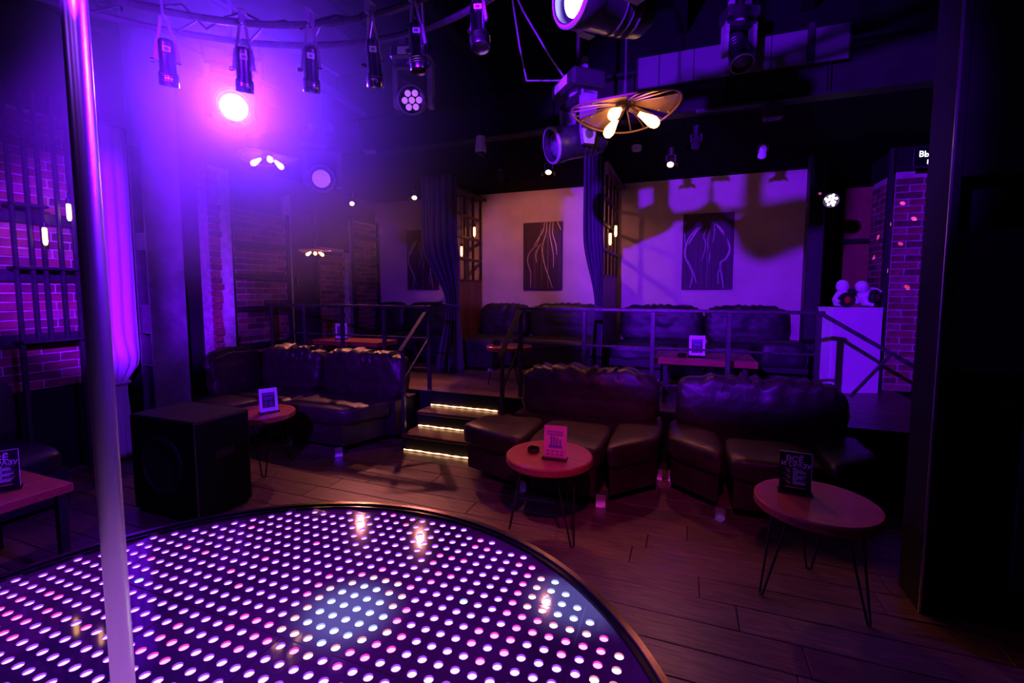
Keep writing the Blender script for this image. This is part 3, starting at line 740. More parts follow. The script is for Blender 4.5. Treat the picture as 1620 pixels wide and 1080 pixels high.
track_spot('lit ceiling spotlight in front of the left canvas', (-3.78, 5.95, 2.98), (-1.9, 2.9, 0), True, 170, 58)
track_spot('lit ceiling spotlight over the middle booth by the purple drape', (-2.14, 5.28, 2.98), (-2.1, 6.9, 1.7), True, 40, 110)
track_spot('lit ceiling spotlight hidden behind the clear glass moving head', (-1.51, 5.20, 2.98), (-1.2, 3.2, .3), True, 45, 75)
track_spot('lit ceiling spotlight over the long slab table', (-.19, 5.37, 2.98), (-.45, 2.8, .3), True, 48, 58)
track_spot('unlit white ceiling spotlight above the right canvas', (.68, 5.31, 2.98), (.7, 6.9, 1.8), False)
track_spot('lit ceiling spotlight behind the railing beam washing the right booth', (.05, 4.75, 2.98), (-.1, 6.9, 1.9), True, 6, 100)
# dome camera and smoke detector
t = thing('dome_camera', 'white dome security camera under the steel beam', 'camera', (-1.96, 4.31, 3.13))
MB().lathe([(.045, 3.127), (.05, 3.06), (.055, 3.03), (.055, 2.985), (.048, 2.97)], 24, Matrix.Translation((-1.96, 4.31, 0)), caps=False).build('housing', M_WHITEPLASTIC, t, True)
MB().lathe([(.045, 2.975), (.042, 2.955), (.03, 2.935), (0, 2.925)], 24, Matrix.Translation((-1.96, 4.31, 0)), caps=False).build('dome', M_GLASSBLK, t, True)
t = thing('smoke_detector', 'small pale smoke detector on the low ceiling', 'detector', (-.53, 5.16, 3.13))
MB().lathe([(.05, 3.129), (.055, 3.10), (.045, 3.075), (0, 3.07)], 24, Matrix.Translation((-.53, 5.16, 0)), caps=False).build('housing', M_WHITEPLASTIC, t, True)
MB().lathe([(.046, 3.092), (.0505, 3.085), (.046, 3.080)], 24, Matrix.Translation((-.53, 5.16, 0)), caps=False).build('vent_ring', M_GREYPLASTIC, t, True)

# ================================================================== STEEL COLUMNS
c = thing('steel_column', 'dark steel column with stiffener plates beside the white curtain', 'column', (-4.63, 2.91, 0))
MB().box((-4.57, 2.75, 0), (-4.55, 3.07, 4.09)).build('flange', M_COLUMN, c)
MB().box((-4.73, 2.75, 0), (-4.71, 3.07, 4.09)).build('flange', M_COLUMN, c)
MB().box((-4.71, 2.90, 0), (-4.57, 2.92, 4.09)).build('web', M_COLUMN, c)
for z in (.9, 1.45, 2.1, 2.9): MB().box((-4.71, 2.755, z), (-4.57, 2.90, z + .015)).build('stiffener', M_COLUMN, c)
MB().box((-4.71, 2.757, 1.96), (-4.57, 2.765, 2.1)).build('cover_plate', M_RAIL, c)
MB().box((-4.71, 2.757, 1.2), (-4.57, 2.765, 1.45)).build('cover_plate', M_RAIL, c)
MB().box((-4.80, 2.68, 0), (-4.48, 3.14, .02)).build('base_plate', M_GREYSTEEL, c)
c = thing('pier', 'dark steel clad pier with recessed openings beside the side table', 'column', (1.45, 2.86, 0))
y0, y1, x0, x1 = 2.74, 2.98, 1.13, 2.2
MB().box((x0, y0, 0), (x0 + .04, y1, 4.09), ch=.004).build('corner_post', M_BEAM, c)
for a, b in ((0, .08), (1.22, 1.87), (2.12, 4.09)):
    MB().box((x0 + .04, y0 + .006, a), (x1, y0 + .03, b), ch=.003).build('cladding', M_DARKWALL, c)
MB().box((1.47, y0 + .006, .08), (x1, y0 + .03, 1.22)).build('cladding', M_DARKWALL, c)
MB().box((1.44, y0 + .006, 1.87), (x1, y0 + .03, 2.12)).build('cladding', M_DARKWALL, c)
MB().box((x0 + .04, y1 - .04, 0), (x1, y1, 4.09)).build('rear_cladding', M_DARKWALL, c)
MB().box((x0 + .04, y0 + .03, 1.86), (1.44, y1 - .05, 1.87)).build('shelf', M_STEEL, c)
MB().box((x0 - .003, y0 - .003, .0), (x0 + .006, y0 + .006, 4.09)).build('corner_bead', M_CHROME, c)
c = thing('steel_post', 'black square steel post at the right end of the plaster wall', 'post', (1.36, 6.2, PZ))
MB().box((1.27, 6.1, PZ), (1.43, 6.27, 3.12), ch=.01).build('shaft', M_STEEL, c)
MB().box((1.24, 6.07, PZ), (1.46, 6.30, PZ + .015)).build('base_plate', M_STEEL, c)

# ================================================================== TEXTILES
def drape(name, label, cat, path_fn, z_top, z_bot, mat, nz=46, nu=72, thick=.004):
    """path_fn(u, z) -> Vector xy"""
    t = thing(name, label, cat, (*path_fn(.5, z_top), z_bot))
    vs = []; fs = []
    for j in range(nz + 1):
        z = z_top + (z_bot - z_top) * j / nz
        for i in range(nu + 1):
            x, y = path_fn(i / nu, z); vs.append((x, y, z))
    for j in range(nz):
        for i in range(nu):
            k = j * (nu + 1) + i; fs.append((k, k + 1, k + nu + 2, k + nu + 1))
    mb = MB(); mb.add(vs, fs); o = mb.build('cloth', mat, t, True)
    md = o.modifiers.new('thickness', 'SOLIDIFY'); md.thickness = thick
    return t
def sm(a, b, x):
    x = max(0, min(1, (x - a) / (b - a))); return x * x * (3 - 2 * x)
def wc(u, z):                                     # white curtain tied low
    g = 1 - .55 * math.exp(-((z - .74) / .10) ** 2)
    if z < .74: g = .45 + .20 * sm(.74, .1, z)
    a = .010 * (1 if z > .9 else 1.4)
    y = 2.68 + (u - .5) * .36 * g - (.02 * sm(.9, .6, z))
    x = -4.93 + a * math.sin(u * 24 + .4 * math.sin(z * 2)) + .07 * math.exp(-((z - .95) / .15) ** 2) * math.sin(u * math.pi)
    return (x, y)
t = drape('white_curtain', 'long white curtain tied low beside the steel column', 'curtain', wc, 3.08, .02, M_WHITECLOTH)
MB().tube([(-4.93 + .06 * math.cos(k * .5236), 2.67 + .085 * math.sin(k * .5236), .74) for k in range(12)], .014, 8, closed=True).build('tie_back', M_WHITECLOTH, t, True)
MB().tube([(-4.95, 2.48, 3.10), (-4.95, 2.90, 3.10)], .012, 8).build('curtain_rail', M_STEEL, t)
MB().bar((-5.23, 2.70, 3.12), (-4.95, 2.70, 3.12), .02, .02).build('rail_bracket', M_STEEL, t)
def make_drape(label, cx, cy, w, wdir):
    def f(u, z):
        tie = 1.40
        if z > tie: g = 1 - .62 * (1 - sm(tie, tie + .75, z)); sh = .35 * w * (1 - sm(tie, tie + .9, z))
        else: g = .38 + .42 * sm(tie, PZ, z); sh = .35 * w - .05 * sm(tie, PZ, z)
        q = (u - .5) * w * g + sh
        x = cx + q * math.cos(wdir) + (.03 * math.sin(u * 33 + z * .8) + .012 * math.sin(u * 71)) * -math.sin(wdir)
        y = cy + q * math.sin(wdir) + (.03 * math.sin(u * 33 + z * .8) + .012 * math.sin(u * 71)) * math.cos(wdir)
        return (x, y)
    t = drape('velvet_drape', label, 'curtain', f, 3.10, PZ + .015, M_DRAPE)
    p = f(.5, 1.40)
    MB().tube([(p[0] + .115 * w / .5 * math.cos(k * .5236) * math.cos(wdir) - .05 * math.sin(k * .5236) * math.sin(wdir), p[1] + .115 * w / .5 * math.cos(k * .5236) * math.sin(wdir) + .05 * math.sin(k * .5236) * math.cos(wdir), 1.40 - .02 * math.cos(k * .5236)) for k in range(12)], .016, 8, closed=True).build('tie_back', M_DRAPE, t, True)
    MB().box((cx - .45 * w, cy - .02, 3.10), (cx + .45 * w, cy + .02, 3.128)).build('ceiling_rail', M_STEEL, t)
make_drape('slate velvet drape tied back beside the left bulb lattice', -3.12, 5.50, .50, R(12))
make_drape('slate velvet drape hanging straight in front of the right bulb lattice', -.98, 5.16, .22, R(20))

# ================================================================== LATTICES AND BULBS
def hanging_bulb(label, p, ztop, xoff=0):
    t = thing('filament_bulb', label, 'bulb', (p[0], p[1], p[2] - .08))
    T = Matrix.Translation(p)
    MB().lathe([(0, -.085), (.010, -.082), (.016, -.06), (.016, .045), (.012, .06)], 16, T, caps=False).build('glass', M_BULBS, t, True)
    MB().lathe([(.014, .058), (.018, .062), (.018, .10), (.006, .11)], 14, T).build('socket', M_STEEL, t, True)
    MB().tube([(p[0], p[1], p[2] + .105), (p[0], p[1], ztop)], .004, 6).build('cord', M_BARK, t)
def lattice(label, x, y0, y1, z0, z1, ny, nz, panel):
    t = thing('lattice_partition', label, 'partition', (x, (y0 + y1) / 2, PZ))
    for i in range(ny + 1):
        y = y0 + (y1 - y0) * i / ny
        MB().box((x - .016, y - .016, z0), (x + .016, y + .016, z1), ch=.003).build('upright', M_LWOOD, t)
    for j in range(nz + 1):
        z = z0 + (z1 - z0) * j / nz
        hw = .11 if j == nz else .022
        MB().box((x - hw, y0, z - .018), (x + hw, y1, z + .018), ch=.003).build('shelf', M_LWOOD, t)
    if panel:
        n = 5
        for i in range(n):
            a = y0 + (y1 - y0) * i / n; b = y0 + (y1 - y0) * (i + 1) / n
            MB().box((x - .02, a + .003, PZ), (x + .02, b - .003, z0 - .018), ch=.003).build('plank', M_DWOOD, t)
    return t
lattice('dark wooden lattice partition with bulbs between the left and middle booths', -3.13, 5.72, 6.86, 1.74, 3.03, 4, 4, True)
lattice('dark wooden lattice partition with bulbs between the middle and right booths', -.96, 5.30, 6.86, 1.78, 3.05, 5, 4, True)
hanging_bulb('glowing filament bulb hanging high in the left lattice partition', (-3.05, 6.46, 2.50), 3.013)
hanging_bulb('glowing filament bulb hanging low in the left lattice partition', (-3.05, 6.02, 2.17), 3.013)
hanging_bulb('glowing filament bulb hanging near the wall in the right lattice partition', (-.88, 6.18, 2.38), 3.03)
hanging_bulb('glowing filament bulb hanging near the drape in the right lattice partition', (-.88, 5.72, 2.23), 3.03)
t = thing('wall_lattice', 'black steel lattice shelf with bulbs in front of the rough brick wall', 'shelf', (-4.98, 2.35, .9))
for y in (2.05, 2.15, 2.23, 2.34, 2.44): MB().box((-5.0, y - .012, 1.16), (-4.965, y + .012, 3.2), ch=.003).build('upright', M_STEEL, t)
for z, a, b in ((2.82, 2.05, 2.34), (2.28, 2.05, 2.25), (1.78, 2.05, 2.44), (1.18, 2.05, 2.44)): MB().box((-5.1, a - .012, z - .012), (-4.93, b + .012, z + .012), ch=.003).build('shelf', M_STEEL, t)
for y in (2.05, 2.44): MB().box((-5.0, y - .015, 0), (-4.97, y + .015, 1.17)).build('leg', M_STEEL, t)
hanging_bulb('glowing filament bulb hanging higher in the black lattice on the brick wall', (-4.92, 2.385, 2.27), 2.81)
hanging_bulb('glowing filament bulb hanging lower in the black lattice on the brick wall', (-4.92, 2.215, 2.05), 2.27)

# ================================================================== PAINTINGS
def painting(label, x0, x1, z0, z1, strokes):
    t = thing('canvas_painting', label, 'painting', ((x0 + x1) / 2, 6.88, z0))
    MB().box((x0, 6.862, z0), (x1, 6.897, z1), ch=.003).build('canvas', M_CANVAS, t)
    W, H = x1 - x0, z1 - z0
    mats = (M_STROKE, M_STROKE2)
    for (pts, wd, mi) in strokes:
        # catmull smooth
        P = [pts[0]] + list(pts) + [pts[-1]]; out = []
        for i in range(1, len(P) - 2):
            for k in range(6):
                s = k / 6
                out.append(tuple(.5 * ((2 * P[i][a]) + (-P[i - 1][a] + P[i + 1][a]) * s + (2 * P[i - 1][a] - 5 * P[i][a] + 4 * P[i + 1][a] - P[i + 2][a]) * s * s + (-P[i - 1][a] + 3 * P[i][a] - 3 * P[i + 1][a] + P[i + 2][a]) * s ** 3) for a in (0, 1)))
        out.append(pts[-1]); vs = []; fs = []; n = len(out)
        for i, (u, v) in enumerate(out):
            a = out[max(0, i - 1)]; b = out[min(n - 1, i + 1)]
            dx, dz = (b[0] - a[0]) * W, -(b[1] - a[1]) * H; l = math.hypot(dx, dz) or 1
            q = wd * (.45 + .55 * math.sin(math.pi * min(1, .12 + i / n * .88)))
            px, pz = x0 + u * W, z1 - v * H
            cl = lambda X, Z: (min(x1 - .002, max(x0 + .002, X)), 6.8605, min(z1 - .002, max(z0 + .002, Z)))
            vs += [cl(px - dz / l * q, pz + dx / l * q), cl(px + dz / l * q, pz - dx / l * q)]
        for i in range(n - 1): fs.append((2 * i, 2 * i + 1, 2 * i + 3, 2 * i + 2))
        mb = MB(); mb.add(vs, fs); mb.build('paint_stroke', mats[mi], t)
figure = [([(.30, .18), (.14, .30), (.07, .42), (.06, .55), (.13, .66), (.22, .80), (.17, .99)], .012, 1), ([(.36, .17), (.22, .28), (.12, .40)], .008, 0),
          ([(.64, .14), (.76, .24), (.86, .34), (.93, .48), (.86, .60), (.76, .66), (.80, .84), (.84, .99)], .013, 1), ([(.70, .17), (.82, .28), (.90, .44)], .008, 0),
          ([(.48, .18), (.42, .30), (.46, .42), (.40, .62)], .006, 1), ([(.55, .2), (.50, .35), (.52, .48)], .005, 1), ([(.60, .12), (.63, .25), (.60, .38)], .005, 1),
          ([(.12, .62), (.24, .78), (.30, .92)], .007, 1), ([(.78, .68), (.72, .80), (.74, .93)], .007, 1), ([(.55, .50), (.54, .65)], .005, 1), ([(.5, .4), (.5, .99)], .002, 1), ([(.03, .25), (.06, .40)], .006, 1)]
hair = [([(.62, 0), (.60, .16), (.52, .32), (.51, .46), (.58, .66), (.68, .82), (.77, .98)], .008, 0), ([(.71, 0), (.69, .16), (.75, .36), (.79, .50), (.79, .67)], .007, 0),
        ([(.78, 0), (.77, .18), (.85, .34), (.88, .49)], .007, 0), ([(.56, 0), (.52, .14), (.42, .22), (.28, .35)], .006, 0), ([(.50, .10), (.42, .24), (.34, .36)], .005, 0),
        ([(.88, 0), (.98, .13)], .007, 0), ([(.34, .34), (.16, .46), (.12, .58), (.20, .75), (.20, .97)], .010, 1), ([(.46, .32), (.34, .46), (.36, .60)], .012, 1),
        ([(.31, .4), (.31, .99)], .002, 1), ([(.48, .3), (.48, .99)], .002, 1), ([(.65, .1), (.65, .99)], .003, 1)]
painting('dark canvas of pale trailing strands in the middle booth', -2.40, -1.78, 1.61, 2.64, hair)
painting('dark canvas of a pale outlined torso in the right booth', -.06, .58, 1.61, 2.64, figure)
painting('dark canvas of a pale outlined figure in the left booth', -4.53, -3.92, 1.61, 2.62, figure)
t = thing('light_switch', 'small white switch plate on the plaster by the back corner', 'switch', (-5.08, 6.895, 2.58))
MB().box((-5.12, 6.885, 2.57), (-5.04, 6.898, 2.69), ch=.004).build('plate', M_WHITEPLASTIC, t)
MB().box((-5.105, 6.88, 2.60), (-5.055, 6.886, 2.66), ch=.002).build('rocker', M_PAPER, t)

# ================================================================== SOFAS
def sofa(label, origin, seats, backs, base, feet, zf=0., mat=M_LEATHER, group=None, gather=.05):
    t = thing('sofa', label, 'sofa', origin, group)
    for poly, za, zb in base:
        c = Vector((sum(p[0] for p in poly) / len(poly), sum(p[1] for p in poly) / len(poly), 0))
        MB().prism(poly, za, zb).build('base', mat, t)
    for i, (q, za, zb) in enumerate(seats): cushion(q, za, zb, 5.5, 12, .010, i * 3 + origin[0]).build('seat_cushion', mat, t, True)
    for i, (q, za, zb, lean) in enumerate(backs): cushion(q, za, zb, 4.5, 30, .014, i * 5 + origin[0] * 2, gather, lean).build('back_cushion', mat, t, True)
    for (x, y, r) in feet:
        m = Matrix.Translation((x, y, zf)) @ Matrix.Rotation(r, 4, 'Z')
        MB().box((-.035, -.006, 0), (.035, .006, .085), m).box((-.035, -.05, 0), (.035, .006, .008), m).build('foot', M_CHROME, t)
    return t
def inset(poly, k):
    cx = sum(p[0] for p in poly) / len(poly); cy = sum(p[1] for p in poly) / len(poly)
    return [(cx + (x - cx) * k, cy + (y - cy) * k) for x, y in poly]
lw = [(-1.78, 3.46), (-1.15, 3.24), (-1.15, 3.95), (-1.74, 3.80)]
ce = [(-1.13, 3.24), (-.54, 3.22), (-.54, 3.95), (-1.13, 3.95)]
rw = [(-.52, 3.25), (-.15, 3.66), (-.15, 4.28), (-.52, 3.98)]
bk = [(-1.46, 4.08), (-.20, 4.08), (-.20, 4.34), (-1.46, 4.34)]
sofa('curved dark leather sofa beside the stairs with a wrinkled back cushion', (-.9, 3.8, 0),
     [(lw, .27, .47), (ce, .27, .46), (rw, .27, .47)], [(bk, .38, .90, (0, .05))],
     [(inset(lw, .82), .08, .30), (inset(ce, .86), .08, .30), (inset(rw, .84), .08, .30), ([(-1.48, 4.0), (-.18, 4.0), (-.18, 4.36), (-1.48, 4.36)], .08, .44)],
     [(-1.17, 3.36, R(-25)), (-.55, 3.33, R(10)), (-.18, 4.0, 0), (-1.55, 3.7, 0)])
lw2 = [(-.11, 3.74), (.29, 3.42), (.29, 3.98), (-.11, 4.28)]
ce2 = [(.31, 3.42), (.90, 3.40), (.90, 3.95), (.31, 3.95)]
rw2 = [(.92, 3.42), (1.28, 3.70), (1.28, 4.28), (.92, 3.98)]
bk2 = [(-.05, 4.08), (1.20, 4.08), (1.20, 4.34), (-.05, 4.34)]
sofa('curved dark leather sofa beside the steel pier with a wrinkled back cushion', (.6, 3.8, 0),
     [(lw2, .27, .47), (ce2, .27, .46), (rw2, .27, .47)], [(bk2, .38, .885, (0, .05))],
     [(inset(lw2, .82), .08, .30), (inset(ce2, .86), .08, .30), (inset(rw2, .84), .08, .30), ([(-.06, 4.0), (1.2, 4.0), (1.2, 4.36), (-.06, 4.36)], .08, .44)],
     [(.27, 3.42, R(-30)), (.92, 3.5, R(10)), (-.06, 4.0, 0)])
s1 = [(-3.88, 3.50), (-3.04, 3.46), (-2.80, 4.08), (-3.88, 4.12)]
s2 = [(-4.75, 3.66), (-3.90, 3.50), (-3.90, 4.12), (-4.75, 4.12)]
s3 = [(-4.9, 3.17), (-4.25, 3.17), (-4.15, 3.64), (-4.9, 3.64)]
sofa('dark leather corner sofa along the platform with three plump back cushions', (-3.8, 3.8, 0),
     [(s1, .27, .46), (s2, .27, .46), (s3, .27, .46)],
     [([(-3.9, 4.06), (-2.82, 4.06), (-2.82, 4.34), (-3.9, 4.34)], .40, .93, (0, .05)), ([(-4.80, 4.02), (-3.94, 4.06), (-3.94, 4.34), (-4.80, 4.34)], .40, .94, (0, .05)),
      ([(-4.86, 3.42), (-4.66, 3.42), (-4.80, 4.16), (-5.02, 4.16)], .40, .94, (-.05, 0))],
     [(inset(s1, .86), .08, .30), (inset(s2, .98), .08, .30), (inset(s3, .96), .08, .30), ([(-4.9, 3.98), (-2.8, 3.98), (-2.8, 4.38), (-4.9, 4.38)], .08, .44), ([(-5.1, 3.17), (-4.8, 3.17), (-4.8, 4.3), (-5.1, 4.3)], .08, .44)],
     [(-3.10, 3.47, R(35)), (-3.8, 3.55, 0), (-4.3, 3.22, 0)])
# far left sofa
q = [(-5.0, .9), (-4.2, .9), (-4.2, 1.95), (-5.0, 1.95)]
sofa('black leather sofa against the brick wall by the far menu table', (-4.6, 1.4, 0), [(q, .27, .46)],
     [([(-5.05, .9), (-4.85, .9), (-4.85, 1.95), (-5.05, 1.95)], .40, .92, (-.03, 0))], [(inset(q, .95), .06, .30)], [(-4.25, 1.9, 0), (-4.25, .95, 0)], mat=M_LEATHERB)
# booths on the raised level
def booth(label, x0, x1, split, side, origin, arm=False):
    seats, backs, base = [], [], []
    ed = [x0, split, x1]
    for a, b in zip(ed, ed[1:]):
        s = [(a + .01, 6.05), (b - .01, 6.05), (b - .01, 6.66), (a + .01, 6.66)]
        seats.append((s, PZ + .25, PZ + .45)); base.append((inset(s, .97), PZ + .05, PZ + .28))
        backs.append(([(a + .01, 6.60), (b - .01, 6.60), (b - .01, 6.85), (a + .01, 6.85)], PZ + .38, 1.40, (0, .03)))
    if side:
        a, b = side
        s = [(a, 5.75), (b, 5.75), (b, 6.02), (a, 6.02)]
        seats.append((s, PZ + .25, PZ + .45)); base.append((inset(s, .97), PZ + .05, PZ + .28))
    if arm:
        s = [(x1 - .48, 5.62), (x1, 5.62), (x1, 6.02), (x1 - .48, 6.02)]
        seats.append((s, PZ + .25, PZ + .56)); base.append((inset(s, .97), PZ + .05, PZ + .28))
    sofa(label, origin, seats, backs, base, [(x0 + .1, 6.12, 0), (x1 - .1, 6.12, 0)] + ([(side[1] - .06, 5.80, 0)] if side else []), zf=PZ, mat=M_LEATHERB, gather=.02)
booth('high-backed leather booth sofa under the trailing strands canvas', -3.07, -1.05, -2.24, (-3.07, -2.45), (-2.1, 6.4, PZ))
booth('high-backed leather booth sofa under the torso canvas', -.88, 1.25, .24, (-.88, -.25), (.2, 6.4, PZ), True)
booth('high-backed leather booth sofa under the canvas by the brick corner', -5.08, -3.22, -4.46, None, (-4.1, 6.4, PZ))

# ================================================================== TABLES
def round_table(label, c, zf, h, r):
    t = thing('round_table', label, 'table', (c[0], c[1], zf))
    T = Matrix.Translation((c[0], c[1], zf))
    MB().lathe([(0, h - .05), (r - .008, h - .05), (r, h - .042), (r, h - .008), (r - .008, h), (0, h)], 56, T, caps=False).build('tabletop', M_WOOD, t, True)
    for k in range(3):
        a = R(200 + k * 120); u = Vector((math.cos(a), math.sin(a), 0)); v = Vector((-u.y, u.x, 0)); b = Vector((c[0], c[1], zf))
        f = b + u * (r * .92)
        MB().tube([b + u * r * .62 + v * .07 + Vector((0, 0, h - .055)), f + v * .012 + Vector((0, 0, .012)), f + Vector((0, 0, .007)), f - v * .012 + Vector((0, 0, .012)), b + u * r * .62 - v * .07 + Vector((0, 0, h - .055))], .006, 8).build('hairpin_leg', M_STEEL, t, True)
        MB().bar(b + u * r * .62 + v * .09 + Vector((0, 0, h - .053)), b + u * r * .62 - v * .09 + Vector((0, 0, h - .053)), .05, .005).build('leg_plate', M_STEEL, t)
    return t
round_table('round wooden side table with a pink menu in front of the curved sofa', (-.815, 2.86), 0, .52, .285)
round_table('round wooden side table with a black menu beside the steel pier', (.66, 2.70), 0, .52, .285)
round_table('round wooden side table with a white framed menu by the black speaker', (-3.52, 2.98), 0, .52, .28)
round_table('round wooden side table on the raised level at the top of the stairs', (-1.92, 5.0), PZ, .475, .27)
def slab_table(label, x0, x1, y0, y1, zt):
    t = thing('slab_table', label, 'table', ((x0 + x1) / 2, (y0 + y1) / 2, PZ))
    n = 3
    for i in range(n):
        a = y0 + (y1 - y0) * i / n; b = y0 + (y1 - y0) * (i + 1) / n
        MB().box((x0, a + .001, zt - .06), (x1, b - .001, zt), ch=.004).build('top_board', M_WOOD, t)
    for x in (x0 + .08, x1 - .12):
        for y in (y0 + .06, y1 - .1): MB().box((x, y, PZ), (x + .04, y + .04, zt - .06)).build('leg', M_STEEL, t)
slab_table('long wooden slab table with a framed menu behind the long railing', -.27, .64, 4.68, 5.28, .94)
slab_table('long wooden slab table with a framed menu behind the corner sofa', -4.70, -3.60, 4.75, 5.20, .94)
t = thing('low_table', 'square wooden low table with a black menu at the far left', 'table', (-3.6, 1.0, 0))
for i in range(4): MB().box((-4.0 + i * .2, .55, .47), (-3.802 + i * .2, 1.48, .52), ch=.004).build('top_board', M_WOOD, t)
for x in (-3.97, -3.25):
    for y in (.58, 1.41): MB().box((x, y, 0), (x + .04, y + .04, .47)).build('leg', M_STEEL, t)

# ------------------------------------------------------------------ menus
def menu(label, p, rz, card, kind):
    t = thing('menu_stand', label, 'menu', p)
    B = Matrix.Translation(p) @ Matrix.Rotation(rz, 4, 'Z') @ Matrix.Rotation(R(-6), 4, 'X')
    w, h = .148, .205
    MB().box((-w / 2 - .008, -.03, 0), (w / 2 + .008, .03, .012), Matrix.Translation(p) @ Matrix.Rotation(rz, 4, 'Z'), .003).build('stand_base', M_GLASSBLK, t)
    c = MB().box((-w / 2, -.0015, .010), (w / 2, .0015, .010 + h), B).build('card', card, t)
    y = -.0024
    def rect(mb, u0, u1, v0, v1, mi=0):
        mb.add([B @ Vector((u0, y, v0)), B @ Vector((u1, y, v0)), B @ Vector((u1, y, v1)), B @ Vector((u0, y, v1))], [(0, 1, 2, 3)], mi)
    def put(mb, txt, size, u, v, mi=0, rot=0.):
        vs, fs = text_mesh(txt, size, 'print')
        ct, stt = math.cos(rot), math.sin(rot)
        mb.add([B @ Vector((u + q.x * ct - q.y * stt, y, v + q.x * stt + q.y * ct)) for q in vs], fs, mi)
    rn = random.Random(int(abs(p[0] * 1000)))
    if kind == 'framed':
        mb = MB(); rect(mb, -.050, .050, .045, .178); mb.build('print_panel', M_INK, c)
        y = -.0030; mb = MB()
        for k in range(2): rect(mb, -.045, .045, .165 - k * .012, .173 - k * .012)
        for k in range(3): rect(mb, -.040 + .004 * k, .040 - .004 * k, .135 - k * .011, .141 - k * .011)
        for k in range(6):
            rect(mb, -.036, -.036 + rn.uniform(.022, .03), .095 - k * .010, .099 - k * .010); rect(mb, .006, .006 + rn.uniform(.02, .032), .095 - k * .010, .099 - k * .010)
        mb.build('print_lines', M_VIOLETINK, c)
    elif kind == 'pink':
        mb = MB()
        for k in range(2):
            for q in range(10): rect(mb, -.052 + q * .0105, -.044 + q * .0105, .180 - k * .016 - .010, .180 - k * .016 + rn.uniform(-.001, .002))
        rect(mb, -.045, .045, .152, .154)
        for k in range(4):
            for q in range(2): rect(mb, -.056 + k * .03, -.036 + k * .03, .028 + q * .02, .036 + q * .02)
        for k, (u, hh) in enumerate(((-.026, .05), (-.008, .046), (.010, .04), (.032, .03))): rect(mb, u - .006, u + .006, .085, .098 + hh)
        rect(mb, -.042, .046, .072, .09)
        mb.build('print_picture', M_VIOLETINK, c)
    else:
        mb = MB()
        put(mb, 'ВСЁ', .042, -.004, .178, 0, R(-2)); put(mb, 'И СРАЗУ', .032, .002, .148, 0, R(-3))
        for k in range(3):
            v = .128 - k * .030
            rect(mb, -.058, -.018, v, v + .0012); rect(mb, .018, .058, v, v + .0012); rect(mb, -.012, .010, v - .002, v + .004)
            for q in range(3): rect(mb, -.012, rn.uniform(.03, .052), v - .010 - q * .006, v - .0065 - q * .006)
            rect(mb, -.046, -.026, v - .012, v - .007, 1); rect(mb, -.036, -.022, v - .020, v - .016)
        rect(mb, -.045, .045, .026, .031, 1)
        mb.build('print_text', None, c, mats=[M_WHITEINK, M_ORANGEINK])
        MB().box((w / 2 - .001, -.002, .012), (w / 2 + .001, .002, .215), B).box((-w / 2, -.002, .214), (w / 2, .002, .2165), B).build('acrylic_edge', M_PAPER, t)
menu('pink printed menu card standing on the round table before the curved sofa', (-.755, 2.78, .52), R(4), M_PINKCARD, 'pink')
menu('black menu card lettered in white on the round table beside the pier', (.575, 2.76, .52), R(-4), M_BLACKCARD, 'black')
menu('white framed menu card on the round table by the black speaker', (-3.42, 2.98, .52), R(62), M_PAPER, 'framed')
menu('white framed menu card on the slab table behind the long railing', (.12, 4.84, .94), R(2), M_PAPER, 'framed')
menu('white framed menu card on the slab table behind the corner sofa', (-4.32, 4.95, .94), R(38), M_PAPER, 'framed')
menu('black menu card lettered in white on the low table at the far left', (-3.42, 1.27, .52), R(62), M_BLACKCARD, 'black')
def ashtray(label, p):
    t = thing('ashtray', label, 'ashtray', p)
    MB().lathe([(0, 0), (.036, 0), (.042, .006), (.042, .028), (.034, .030), (.032, .010), (0, .008)], 24, Matrix.Translation(p), caps=False).build('bowl', M_GLASSBLK, t, True)
    for k in range(3):
        a = k * 2.094
        MB().box((.028, -.006, .026), (.043, .006, .033), Matrix.Translation(p) @ Matrix.Rotation(a, 4, 'Z'), .002).build('rest', M_GLASSBLK, t)
ashtray('black ashtray beside the pink menu card', (-.925, 2.86, .52))
ashtray('black ashtray on the round table at the top of the stairs', (-2.06, 4.95, .955))
ashtray('black ashtray on the slab table behind the long railing', (-.02, 4.86, .94))

# ================================================================== SPEAKER AND OTHER
t = thing('subwoofer', 'large black speaker cabinet on the floor beside the stage', 'speaker', (-3.38, 2.27, 0))
MB().box((-3.72, 2.06, .02), (-3.05, 2.48, .715), ch=.012).build('cabinet', M_SUB, t)
MB().lathe([(.21, 0), (.21, .012), (.19, .016), (.18, .006), (0, -.0)], 40, Matrix.Translation((-3.385, 2.06, .38)) @ Matrix.Rotation(R(90), 4, 'X')).build('cone', M_RUBBER, t, True)
for x in (-3.68, -3.09):
    for y in (2.10, 2.44): MB().lathe([(.025, 0), (.025, .02)], 12, Matrix.Translation((x, y, 0))).build('foot', M_RUBBER, t)
for z in (.695, ): MB().box((-3.055, 2.07, z), (-3.046, 2.47, z + .014)).build('edge_trim', M_RAIL, t)
MB().box((-3.054, 2.055, .03), (-3.044, 2.066, .71)).build('edge_trim', M_RAIL, t)
MB().box((-3.046, 2.20, .42), (-3.043, 2.34, .48)).build('handle', M_RUBBER, t)

